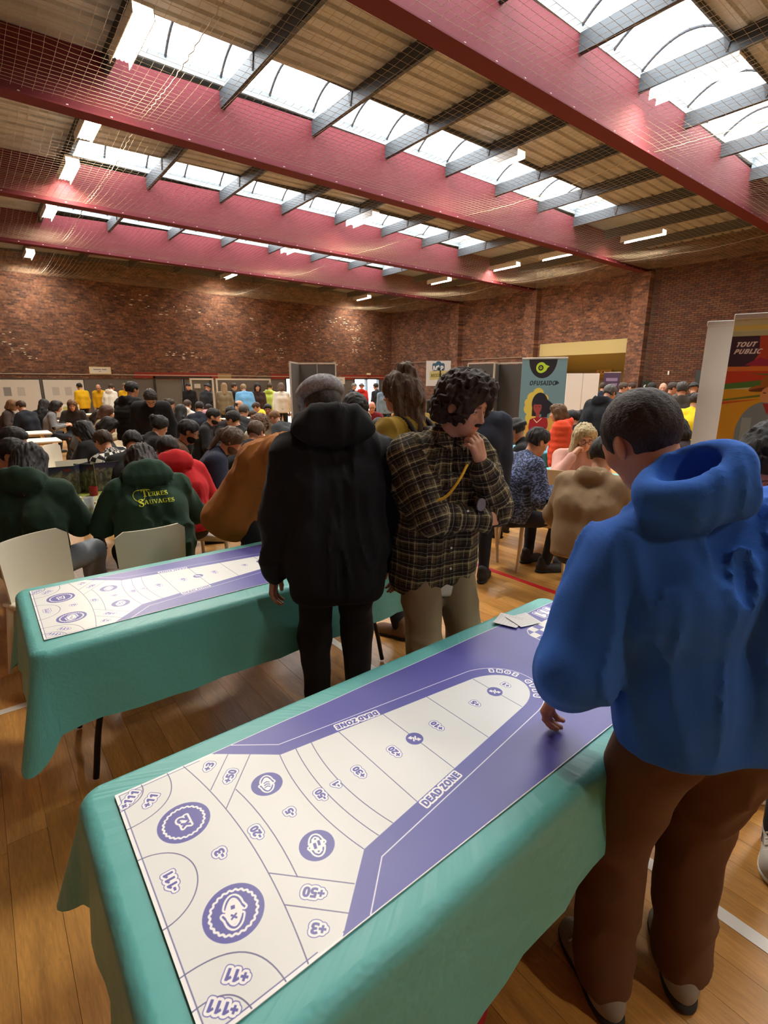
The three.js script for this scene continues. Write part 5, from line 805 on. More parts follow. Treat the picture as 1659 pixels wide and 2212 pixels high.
// small things lying on the white tables
const sheet = new THREE.BoxGeometry(0.2, 0.002, 0.28), sheetMat = std('#e6e2d8', 0.8), tilePile = shapeOf([ell([0, 0.01, 0], [0.09, 0.02, 0.05]), ell([0.06, 0.015, 0.03], [0.05, 0.018, 0.04])], 0.02, 0.012);
[[1.7, 7.2, 'paper on the table by the ponytail'], [4.0, 7.95, 'paper on the table of the bearded man'], [5.6, 11.1, 'paper on the table beside the boy'], [2.75, 4.7, 'paper in front of the long-haired man'], [3.0, 12.3, 'paper on the table beside the man with glasses']].forEach(([a, b, l], i) => single('paper', sheet, sheetMat, 'white ' + l, 'paper', [a, 0.745, b], i * 0.7, 'papers on the white tables'));
// right-hand card table with a teal cloth
single('tablecloth', drape(4.2, 5.5, 2.62, 3.5, 0.741, () => 0.2, 0.05, 9, { flare: 0.02, cornerOut: 0.05 }).applyMatrix4(new THREE.Matrix4()), tealM, 'teal cloth of the card table under the blonde woman', 'tablecloth', [0, 0, 0], 0, 'teal tablecloths');
{ const t = copyThing(table0, 4.85, 3.06, 0, 'card table under the teal cloth by the blonde woman', TG); t.scale.set(0.8, 0.985, 1.0); }
[[4.62, 2.95, 0.2, 'fan of white cards on the teal card table, left'], [4.72, 3.03, -0.4, 'fan of white cards on the teal card table, middle'], [4.78, 2.9, 0.7, 'loose white card nearest the shell chair'], [5.02, 2.82, 0.1, 'small stack of white cards before the blonde woman']].forEach(([a, b, t, l], i) => single('playing_card', join(i < 2 ? [0, 1, 2].map((k) => box(0.063, 0.001, 0.088).rotateY(k * 0.3).translate(k * 0.03, 0.001 * k, 0)) : [box(0.063, i === 3 ? 0.02 : 0.001, 0.088, 0, i === 3 ? 0.01 : 0, 0)]), std('#e6e6e2', 0.5), l, 'cards', [a, 0.743, b], t, 'cards on the teal card table'));
single('tablecloth', drape(5.6, 7.2, 4.3, 5.2, 0.741, () => 0.45, 0.05, 5, { flare: 0.03, cornerOut: 0.06 }), std('#4a93a6', 0.5, { side: THREE.DoubleSide }), 'light blue cloth of the stand below the comic banner', 'tablecloth', [0, 0, 0], 0, 'teal tablecloths');
{ const t = copyThing(table0, 6.4, 4.75, 0, 'table under the light blue cloth below the comic banner', TG); t.scale.set(0.95, 0.985, 1.05); }

// ------------------------------------------------------------------ the two players in green hoodies, nearest on the left
function printOn(r, centre, w, h, dir, tex, name) {        // lettering printed on a garment: a patch that follows the cloth
  const nx = 30, ny = 16, pos = [], uv = [], idx = [], d = unit3(dir), sx = unit3(cross3([0, 1, 0], d)), sy = cross3(d, sx);
  for (let j = 0; j <= ny; j++) for (let i = 0; i <= nx; i++) {
    let p = add3(add3(centre, mul3(sx, -(i / nx - 0.5) * w)), mul3(sy, (j / ny - 0.5) * h)), t = 0;
    p = sub3(p, mul3(d, 0.35)); for (let k = 0; k < 60; k++) { const e = r.topF(...p); if (e < 0.002) break; p = add3(p, mul3(d, Math.max(0.0015, e * 0.7))); }
    p = sub3(p, mul3(d, 0.0035)); pos.push(...p); uv.push(i / nx, j / ny);
    if (i && j) { const c = j * (nx + 1) + i; idx.push(c - nx - 2, c - nx - 1, c, c - nx - 2, c, c - 1); }
  }
  const g = new THREE.BufferGeometry(); g.setAttribute('position', new THREE.Float32BufferAttribute(pos, 3)); g.setAttribute('uv', new THREE.Float32BufferAttribute(uv, 2)); g.setIndex(idx); g.computeVertexNormals();
  return mesh(name, g, std('#ffffff', 0.7, { map: tex, transparent: true, side: THREE.DoubleSide }), r.g);
}
const terresTex = canvasTex(512, 256, (c) => {
  c.clearRect(0, 0, 512, 256); c.fillStyle = c.strokeStyle = '#c9d32c'; c.textBaseline = 'alphabetic';
  c.font = 'bold 118px serif'; c.fillText('T', 128, 112); c.font = 'bold 72px serif'; c.fillText('ERRES', 196, 108);
  c.font = 'bold 130px serif'; c.fillText('S', 66, 226); c.font = 'bold 72px serif'; c.fillText('AUVAGES', 140, 204);
  c.lineWidth = 7; c.beginPath(); c.arc(98, 92, 68, 0.3, 4.9); c.stroke(); c.beginPath(); c.moveTo(92, 30); c.bezierCurveTo(150, 12, 210, 18, 236, 36); c.stroke();
});
const green = person({ label: 'player in a dark green hoodie lettered TERRES SAUVAGES, seen from behind', at: [0.86, 3.58], face: [0.1, 1], lod: 0, cell: 0.014, sit: true, lean: 0.42, head: [0.1, 0.35, 0.05], skin: '#b98568', hair: 'bob', hairColor: '#2c1d14', female: true, top: '#1d3a29', hood: 1.2, bulk: 0.032, belly: 0.03, shoulders: 0.18, fold: 0.02, hem: 0.04, armL: { to: [0.2, 0.8, 0.5] }, armR: { to: [-0.2, 0.8, 0.5] }, bottom: '#1c2230' });
printOn(green, add3(green.J.chest, [-0.0, 0.12, -0.05]), 0.27, 0.135, [0, -0.15, 1], terresTex, 'back_print');
const phoneP = person({ label: 'player in a dark green hoodie and grey jeans holding a phone at the left edge', at: [0.14, 3.88], hem: 0.1, face: [0.5, 0.86], lod: 0, cell: 0.014, sit: true, lean: 0.28, head: [0.25, 0.4, 0], skin: '#b98568', hair: 'long', hairColor: '#17110e', female: true, top: '#16301f', hood: 1.1, bulk: 0.034, fold: 0.022, armL: { to: [0.02, 0.76, 0.36], hand: 'grip', hint: [0.7, -0.8, -0.2], palm: [0, 1, -0.3] }, armR: { to: [-0.06, 0.78, 0.42], hand: 'grip', hint: [-0.7, -0.8, -0.2], palm: [0.5, 0.4, -0.6] }, bottom: '#98a0a8', wide: 0.018, legL: { foot: [0.12, 0.085, 0.3] }, legR: { foot: [-0.2, 0.085, 0.42] } });
{
  const w = phoneP.arms.R.wr, f = phoneP.g, p = V(...add3(w, [0.03, 0.055, 0.05])).applyEuler(f.rotation).add(f.position);
  const g = thing('smartphone', 'black smartphone in the hands of the player at the left edge', 'phone', [p.x, p.y, -p.z], f.rotation.y);
  mesh('case', rbox(0.075, 0.155, 0.009, 0.004).rotateX(-0.6), std('#0d0d10', 0.3), g); mesh('screen', rbox(0.068, 0.146, 0.002, 0.001, 0, 0, -0.0055).rotateX(-0.6), std('#20242c', 0.12), g);
}

// ------------------------------------------------------------------ partitions, banners, boards and other things behind the tables
const feltM = std('#4a4744', 0.95), railM = std('#cfcac0', 0.35, { metalness: 0.5 });
function partition(label, pts, top) {
  const g = thing('partition', label, 'partition', [pts[0][0], 0, pts[0][1]], 0, 'grey felt partitions');
  for (let i = 0; i < pts.length - 1; i++) {
    const [p, q] = [pts[i], pts[i + 1]], dx = q[0] - p[0], dz = -(q[1] - p[1]), L = Math.hypot(dx, dz), ry = Math.atan2(-dz, dx), cx = (p[0] + q[0]) / 2 - pts[0][0], cz = -((p[1] + q[1]) / 2 - pts[0][1]);
    const panel = mesh('panel' + (i ? '_00' + i : ''), rbox(L - 0.03, top - 0.12, 0.03, 0.004, 0, (top + 0.06) / 2, 0), feltM, g); panel.position.set(cx, 0, cz); panel.rotation.y = ry;
    const fr = mesh('frame' + (i ? '_00' + i : ''), join([box(L, 0.03, 0.04, 0, top, 0), box(0.025, top, 0.04, -L / 2, top / 2, 0), box(0.025, top, 0.04, L / 2, top / 2, 0), box(0.05, 0.02, 0.4, -L / 2, 0.01, 0), box(0.05, 0.02, 0.4, L / 2, 0.01, 0)]), railM, g); fr.position.set(cx, 0, cz); fr.rotation.y = ry;
  }
}
partition('dark grey felt partition behind the flat cap', [[5.41, 10.01], [5.95, 10.6], [6.28, 10.34], [6.61, 10.08]], 2.16);
partition('dark grey zigzag felt partition left of the comic banner', [[9.2, 8.4], [9.31, 7.72], [9.75, 7.95], [9.78, 7.3], [10.2, 7.5]], 2.17);
{
  const g = thing('white_partition', 'white panel wall right of the comic banner', 'partition', [11.03, 0, 6.56]), wm = std('#dcdad4', 0.7);
  for (const [i, s] of [-1, 1].entries()) { const p = mesh(i ? 'panel_001' : 'panel', rbox(0.36, 1.94, 0.035, 0.004, 0, 0.97, 0), wm, g); p.position.set(s * 0.19 * 0.78, 0, s * 0.19 * 0.62); p.rotation.y = -0.672; }
  mesh('foot', join([box(0.05, 0.02, 0.5), box(0.05, 0.02, 0.5, 0.3, 0, 0.23)]), railM, g);
}
function rollup(label, a, b, w, top, face, tex, back) {
  const g = thing('rollup_banner', label, 'banner', [a, 0, b], Math.atan2(face[0], -face[1]), 'roll-up banners');
  const fm = std('#ffffff', 0.55, { map: tex }), bm = std(back ?? '#d9d6cf', 0.7);
  mesh('sheet', new THREE.BoxGeometry(w, top - 0.1, 0.004).translate(0, (top + 0.08) / 2, 0), [bm, bm, bm, bm, tex ? fm : bm, bm], g);
  mesh('top_rail', rbox(w + 0.01, 0.03, 0.022, 0.006, 0, top, 0), railM, g); mesh('base', rbox(w + 0.03, 0.085, 0.14, 0.02, 0, 0.045, 0, 3), railM, g); mesh('pole', rod(V(0, 0.08, -0.03), V(0, top, -0.02), 0.009), railM, g);
  return g;
}
const ofuTex = canvasTex(512, 1280, (c) => {
  c.fillStyle = '#6f8f96'; c.fillRect(0, 0, 512, 1280); c.fillStyle = '#1c171d'; c.beginPath(); c.ellipse(240, 0, 160, 205, 0, 0, Math.PI); c.fill();
  c.fillStyle = '#b7d433'; c.beginPath(); c.arc(222, 92, 58, 0, 7); c.fill(); c.beginPath(); c.moveTo(230, 40); c.quadraticCurveTo(270, 62, 318, 78); c.quadraticCurveTo(290, 92, 284, 120); c.quadraticCurveTo(262, 140, 240, 146); c.fill(); c.fillStyle = '#1c171d'; c.beginPath(); c.arc(218, 94, 30, 0, 7); c.fill(); c.fillStyle = '#b7d433'; c.beginPath(); c.arc(218, 94, 15, 0, 7); c.fill(); c.fillStyle = '#1c171d'; c.beginPath(); c.arc(218, 94, 7, 0, 7); c.fill();
  c.save(); c.translate(248, 280); c.transform(1, 0, -0.18, 1, 0, 0); c.fillStyle = '#15222a'; c.font = '900 66px sans-serif'; c.textAlign = 'center'; c.scale(0.92, 1); c.fillText('OFUSAIDO', 0, 0); c.beginPath(); c.moveTo(160, -52); c.lineTo(205, -24); c.lineTo(160, 0); c.fill(); c.restore();
  c.fillStyle = '#dcc252'; for (const [x, y, r] of [[150, 420, 66], [210, 370, 62], [112, 540, 60], [150, 640, 74], [110, 720, 60], [100, 470, 44], [290, 420, 40]]) { c.beginPath(); c.arc(x, y, r, 0, 7); c.fill(); } c.fillStyle = '#d8a84e'; c.fillRect(70, 700, 150, 560); c.beginPath(); c.arc(430, 640, 80, 0, 7); c.fill(); c.fillRect(300, 640, 190, 560);
  c.fillStyle = '#1a1524'; c.beginPath(); c.ellipse(235, 480, 92, 120, 0, 0, 7); c.fill(); c.beginPath(); c.moveTo(270, 400); c.bezierCurveTo(380, 470, 410, 520, 470, 500); c.bezierCurveTo(430, 560, 380, 560, 330, 600); c.lineTo(260, 640); c.fill(); c.fillRect(150, 470, 60, 150); c.fillRect(260, 470, 70, 160);
  c.fillStyle = '#9c4038'; c.beginPath(); c.ellipse(212, 520, 48, 68, 0, 0, 7); c.fill(); c.fillRect(198, 570, 44, 70); c.fillStyle = '#1a1524'; c.fillRect(160, 440, 106, 50); c.fillStyle = '#3a1418'; c.fillRect(185, 512, 20, 6); c.fillRect(226, 512, 20, 6); c.fillStyle = '#b8252c'; c.fillRect(204, 552, 22, 7);
  c.fillStyle = '#a01721'; c.beginPath(); c.moveTo(130, 660); c.quadraticCurveTo(220, 610, 330, 640); c.quadraticCurveTo(360, 720, 330, 760); c.lineTo(300, 960); c.lineTo(150, 960); c.lineTo(120, 740); c.fill(); c.strokeStyle = '#e8d8b8'; c.lineWidth = 9; c.beginPath(); c.moveTo(175, 650); c.lineTo(215, 690); c.lineTo(270, 640); c.stroke(); c.fillStyle = '#e6d29a'; c.font = '900 74px sans-serif'; c.fillText('12', 160, 800); c.fillStyle = '#8b8ba0'; c.fillRect(220, 960, 110, 320); c.fillStyle = '#3a2a4a'; c.fillRect(290, 740, 12, 540); c.fillRect(310, 740, 10, 540);
});
rollup('comic roll-up banner reading OFUSAIDO with a drawn player in a red jersey', 7.96, 5.49, 0.76, 2.14, [-0.86, -0.5], ofuTex);
const cowTex = canvasTex(512, 1280, (c) => {
  c.fillStyle = '#d9a01c'; c.fillRect(0, 0, 512, 1280); c.scale(0.4, 0.4);
  c.fillStyle = '#c9c69a'; c.fillRect(0, 0, 1300, 1100); c.fillStyle = '#d8c468'; c.fillRect(0, 60, 1300, 40); c.fillStyle = '#b8b88a'; c.fillRect(0, 110, 1300, 60); c.fillStyle = '#3f2434'; c.fillRect(0, 150, 1300, 260); c.fillStyle = '#b8401c'; c.beginPath(); c.moveTo(200, 150); c.lineTo(300, 150); c.lineTo(512, 300); c.lineTo(512, 410); c.lineTo(160, 410); c.lineTo(215, 300); c.fill(); c.fillStyle = '#a02848'; c.beginPath(); c.moveTo(120, 400); c.lineTo(230, 330); c.lineTo(400, 410); c.fill();
  c.fillStyle = '#c43c18'; c.fillRect(0, 410, 1300, 180); c.fillStyle = '#d8762c'; c.fillRect(0, 410, 1300, 40); c.fillStyle = '#4f7a30'; c.beginPath(); c.moveTo(0, 560); c.lineTo(512, 500); c.lineTo(512, 560); c.lineTo(0, 610); c.fill(); c.beginPath(); c.moveTo(150, 470); c.lineTo(512, 480); c.lineTo(512, 510); c.fill(); c.fillStyle = '#d9a01c'; c.fillRect(0, 610, 1300, 490); c.fillStyle = '#6b7a2e'; c.beginPath(); c.moveTo(0, 700); c.lineTo(300, 650); c.lineTo(300, 670); c.lineTo(0, 715); c.fill(); c.fillStyle = '#c8561c'; c.beginPath(); c.moveTo(0, 720); c.lineTo(300, 690); c.lineTo(0, 745); c.fill();
  c.fillStyle = '#a8601c'; c.beginPath(); c.ellipse(330, 590, 150, 34, -0.15, 0, 7); c.fill(); c.beginPath(); c.ellipse(340, 545, 80, 60, 0, 0, 7); c.fill(); c.fillStyle = '#6a3a12'; c.beginPath(); c.ellipse(325, 606, 140, 18, -0.12, 0, 7); c.fill(); c.fillStyle = '#d89a66'; c.beginPath(); c.ellipse(330, 660, 58, 74, 0, 0, 7); c.fill(); c.fillStyle = '#3a2416'; c.fillRect(290, 636, 22, 8); c.fillRect(344, 636, 22, 8);
  c.fillStyle = '#7f9098'; c.beginPath(); c.moveTo(130, 960); c.quadraticCurveTo(160, 760, 290, 720); c.lineTo(400, 730); c.quadraticCurveTo(512, 760, 512, 900); c.lineTo(512, 1100); c.lineTo(130, 1100); c.fill(); c.fillStyle = '#9aaab0'; c.fillRect(170, 860, 70, 240); c.fillStyle = '#a83230'; c.beginPath(); c.moveTo(300, 730); c.lineTo(380, 735); c.lineTo(345, 830); c.fill();
  c.save(); c.fillStyle = '#f0e4dc'; c.font = 'italic 900 56px sans-serif'; c.transform(1, 0, -0.12, 1, 0, 0); c.fillText('TOUT', 62, 240); c.fillText('PUBLIC', 62, 300); c.restore();
});
rollup('desert roll-up banner reading TOUT PUBLIC with a cowboy, at the right edge', 3.47, 0.735, 0.8, 2.055, [-0.93, -0.36], cowTex);
rollup('white back of a roll-up banner beside the desert banner', 3.62, 1.21, 0.26, 2.055, [-0.9, -0.42], null);
{ // hanging game sign above a dark stand
  const t = canvasTex(256, 256, (c) => { c.fillStyle = '#dedfdd'; c.fillRect(0, 0, 256, 256); c.fillStyle = '#3b6482'; c.beginPath(); c.roundRect(64, 24, 128, 76, 18); c.fill(); c.beginPath(); c.arc(128, 34, 30, 0, 7); c.fill(); c.fillStyle = '#4c5f86'; c.fillRect(70, 84, 44, 22); c.fillRect(140, 84, 46, 22); c.fillStyle = '#f0f2f2'; c.font = '900 62px sans-serif'; c.fillText('M', 68, 96); c.fillText('P', 146, 96); c.font = '900 34px sans-serif'; c.fillText('A', 117, 66); c.fillStyle = '#14171c'; c.fillRect(116, 72, 14, 24); c.fillRect(136, 72, 12, 24); c.fillStyle = '#d3c888'; c.beginPath(); c.moveTo(36, 106); c.lineTo(218, 98); c.lineTo(222, 180); c.lineTo(40, 196); c.fill(); c.fillStyle = '#6e6a24'; c.font = 'italic 900 44px serif'; c.save(); c.translate(46, 166); c.rotate(-0.04); c.fillText('MEEPLES', 0, 0, 168); c.restore(); });
  const g = thing('game_sign', 'white game shop sign with a blue and yellow emblem on a black pole', 'sign', [5.63, 0, 5.75], Math.atan2(-0.7, 0.71)), m = std('#ffffff', 0.5, { map: t }), w = std('#dedfdd', 0.6);
  mesh('board', new THREE.BoxGeometry(0.37, 0.37, 0.012).translate(0, 1.86, 0), [w, w, w, w, m, w], g); mesh('pole', rod(V(0.03, 0, 0.012), V(0.03, 1.9, 0.012), 0.009), std('#0c0c0d', 0.5), g); mesh('base', rbox(0.4, 0.02, 0.4, 0.008, 0, 0.01, 0), std('#0c0c0d', 0.5), g);
  const t9 = canvasTex(128, 128, (c) => { c.fillStyle = '#a8962c'; c.fillRect(0, 0, 128, 128); c.fillStyle = '#f2e7b0'; c.font = '900 100px serif'; c.fillText('9', 34, 98); });
  mesh('number_card', planarUV(rbox(0.11, 0.12, 0.006, 0.002, 0.0, 1.59, 0.02), (x) => (x + 0.055) / 0.11, (x, y) => (y - 1.53) / 0.12), std('#ffffff', 0.6, { map: t9 }), g);
  mesh('stand_cloth', rbox(0.34, 1.45, 0.3, 0.03, 0, 0.74, -0.2, 3), clothMat('#1d261c'), g);
}
// notice boards along the far left
for (const [i, [a0, a1, l]] of [[-0.7, 0.55, 'white notice board cut by the left edge'], [0.62, 2.05, 'white notice board with a dark and a pale leaflet'], [2.12, 3.45, 'white notice board with two pale leaflets, beside the yellow shirts']].entries()) {
  const g = thing('notice_board', l, 'board', [(a0 + a1) / 2, 0, 22.6], 0, 'white notice boards'), w = a1 - a0;
  mesh('panel', rbox(w - 0.04, 1.35, 0.03, 0.005, 0, 1.18, 0), std('#d6d2c6', 0.7), g); mesh('post', join([box(0.04, 1.9, 0.04, -w / 2, 0.95, 0), box(0.04, 1.9, 0.04, w / 2, 0.95, 0), box(0.05, 0.03, 0.6, -w / 2, 0.015, 0), box(0.05, 0.03, 0.6, w / 2, 0.015, 0)]), std('#4b4a46', 0.5), g);
  if (i) for (const [k, x] of [-0.28, 0.12].entries()) mesh(k ? 'leaflet_001' : 'leaflet', box(0.22, 0.3, 0.003, x, 1.45, 0.018), std(i === 1 && !k ? '#8f8f8c' : '#bdbab0', 0.8), g);
}
const signTex = (rim, n) => canvasTex(256, 96, (c) => { c.fillStyle = rim; c.fillRect(0, 0, 256, 96); c.fillStyle = '#e4e0d8'; c.fillRect(14, 10, 228, 78); c.fillStyle = '#77736e'; for (let i = 0; i < n; i++) if (i !== 8) c.fillRect(50 + i * 11, 28 + (i % 3), 9, 13); c.fillRect(112, 58, 9, 10); c.fillRect(124, 58, 10, 10); });      // lettering too small to read in the photograph
single('wall_sign', planarUV(box(0.85, 0.3, 0.02), (x) => (x + 0.425) / 0.85, (x, y) => (y + 0.15) / 0.3), std('#ffffff', 0.6, { map: signTex('#e8d79a', 14) }), 'white sign with a yellow rim on the ledge above the yellow-shirted helpers', 'sign', [4.64, 2.29, 25.84]);
single('wall_sign', planarUV(box(0.58, 0.38, 0.02), (x) => (x + 0.29) / 0.58, (x, y) => (y + 0.19) / 0.38), std('#ffffff', 0.6, { map: signTex('#e0ddd4', 12) }), 'small white sign right of the dark partition on the far wall', 'sign', [17.26, 1.9, 25.8]);
single('emergency_light', rbox(0.3, 0.11, 0.08, 0.03), std('#e8e0c0', 0.4), 'small pale emergency light above the glazed door', 'light', [19.34, 2.3, 25.83]);
{ // handball goals in front of the far wall
  const gm = std('#e3dfd6', 0.5);
  for (const [a0, a1, l] of [[9.55, 12.4, 'white handball goal frame behind the crowd at the far wall'], [8.3, 9.36, 'narrow white goal frame left of the handball goal']]) {
    const g = thing('goal', l, 'goal', [(a0 + a1) / 2, 0, 25.2]), w = a1 - a0;
    mesh('crossbar', box(w + 0.08, 0.08, 0.08, 0, 1.94, 0), gm, g); mesh('post', box(0.08, 1.9, 0.08, -w / 2, 0.95, 0), gm, g); mesh('post_001', box(0.08, 1.9, 0.08, w / 2, 0.95, 0), gm, g); mesh('back_bar', join([rod(V(-w / 2, 1.9, 0), V(-w / 2, 0.03, -0.6), 0.02), rod(V(w / 2, 1.9, 0), V(w / 2, 0.03, -0.6), 0.02), rod(V(-w / 2, 0.03, -0.6), V(w / 2, 0.03, -0.6), 0.02)]), gm, g);
  }
}
// right-hand wall
single('poster', planarUV(box(0.02, 0.44, 0.72), (x, y, z) => z / 0.72 + 0.5, (x, y) => y / 0.44 + 0.5), std('#ffffff', 0.7, { map: canvasTex(128, 80, (c) => { c.fillStyle = '#cfae6e'; c.fillRect(0, 0, 128, 80); c.fillStyle = '#b08642'; c.fillRect(0, 50, 128, 30); c.fillStyle = '#6a4a22'; c.fillRect(24, 14, 6, 40); c.fillRect(50, 24, 14, 12); c.fillRect(76, 26, 40, 6); c.fillRect(70, 44, 50, 4); c.fillStyle = '#f0dca8'; c.fillRect(66, 16, 5, 30); }) }), 'sand coloured poster in the cream recess', 'poster', [23.38, 2.2, 12.86]);
rollup('purple roll-up banner in front of the brick pilaster', 20.2, 10.75, 0.62, 2.16, [-0.93, -0.37], canvasTex(128, 400, (c) => { c.fillStyle = '#3a2746'; c.fillRect(0, 0, 128, 400); c.fillStyle = '#7d6c8c'; c.fillRect(20, 40, 88, 24); c.fillRect(30, 90, 20, 90); c.fillRect(60, 80, 48, 20); c.fillStyle = '#17101e'; c.fillRect(40, 110, 16, 80); c.fillStyle = '#6a4a86'; c.fillRect(70, 130, 40, 60); }));
{
  const g = thing('exit_sign', 'dark green sign with a white mark beside the pilaster', 'sign', [21.05, 1.62, 9.75], Math.atan2(-0.9, 0.43));
  mesh('panel', rbox(0.34, 0.4, 0.04, 0.01), std('#16281c', 0.5), g); mesh('mark', join([box(0.1, 0.03, 0.006, -0.03, 0.06, 0.023).rotateZ(0.7), box(0.04, 0.1, 0.006, -0.07, 0.0, 0.023), box(0.02, 0.14, 0.006, 0.11, 0.01, 0.023)]), std('#d9dfd6', 0.5), g); mesh('bracket', box(0.03, 0.03, 0.2, 0, 0.1, -0.1), std('#333333', 0.5), g);
}
{ // dark sales stalls along the brick wall
  const g = thing('sales_stall', 'black sales stall with two pale emblems beside the white banner back', 'stall', [14.55, 0, 5.05], Math.atan2(-0.92, 0.4)), t = canvasTex(128, 128, (c) => { c.fillStyle = '#141213'; c.fillRect(0, 0, 128, 128); c.fillStyle = '#a9a6a4'; for (const x of [24, 76]) { c.beginPath(); c.arc(x + 14, 54, 14, 0, 7); c.fill(); c.fillRect(x + 4, 62, 24, 34); } });
  mesh('back_panel', planarUV(rbox(0.56, 0.62, 0.03, 0.006, 0, 1.52, 0), (x) => (x + 0.28) / 0.56, (x, y) => (y - 1.21) / 0.62), std('#ffffff', 0.8, { map: t }), g); mesh('counter', rbox(1.6, 0.06, 0.6, 0.01, 0, 0.96, 0.3), std('#171415', 0.7), g); mesh('skirt', box(1.56, 0.92, 0.56, 0, 0.47, 0.3), clothMat('#121112'), g); mesh('back_frame', join([rod(V(-0.27, 0.9, -0.02), V(-0.27, 1.85, -0.02), 0.015), rod(V(0.27, 0.9, -0.02), V(0.27, 1.85, -0.02), 0.015)]), std('#222222', 0.5), g);
  single('framed_picture', rbox(0.02, 0.5, 0.7, 0.006), std('#2c3434', 0.5), 'dark framed picture leaning on the brick wall above the stalls', 'picture', [21.17, 1.95, 7.7]);
}
{ // rucksacks under the near table
  const g = thing('red_rucksack', 'red rucksack with a white fan-shaped emblem under the near table', 'bag', [0.72, 0, 0.72]), m = clothMat('#9c0d16', 0.8);
  mesh('bag_body', shapeOf([ell([0, 0.2, 0], [0.16, 0.2, 0.11]), ell([0, 0.1, 0.03], [0.17, 0.1, 0.12])], 0.06, 0.014), m, g);
  mesh('bag_emblem', join([0, 1, 2, 3, 4, 5].map((i) => { const t = (i - 2.5) * 0.3, s = new THREE.Shape(); s.moveTo(0, 0.075); s.lineTo(Math.sin(t - 0.09) * 0.13, 0.075 - Math.cos(t - 0.09) * 0.13); s.lineTo(Math.sin(t + 0.09) * 0.13, 0.075 - Math.cos(t + 0.09) * 0.13); return new THREE.ExtrudeGeometry(s, { depth: 0.004, bevelEnabled: false }); })).scale(0.8, 0.8, 1).translate(0.03, 0.22, 0.117), std('#d8d2cc', 0.7), g); mesh('strap', tube([V(-0.05, 0.38, -0.04), V(0, 0.43, -0.03), V(0.05, 0.38, -0.04)], 0.01, 14, 6), m, g);
  const h = thing('dark_rucksack', 'dark maroon rucksack under the near table beside the red one', 'bag', [1.1, 0, 0.85]);
  mesh('bag_body', shapeOf([ell([0, 0.24, 0], [0.17, 0.24, 0.13]), ell([0, 0.1, 0.05], [0.18, 0.1, 0.12])], 0.06, 0.016), clothMat('#1d0a0e', 0.85), h); mesh('strap', tube([V(-0.05, 0.46, -0.04), V(0, 0.52, -0.03), V(0.05, 0.46, -0.04)], 0.01, 14, 6), clothMat('#16080b', 0.85), h);
}

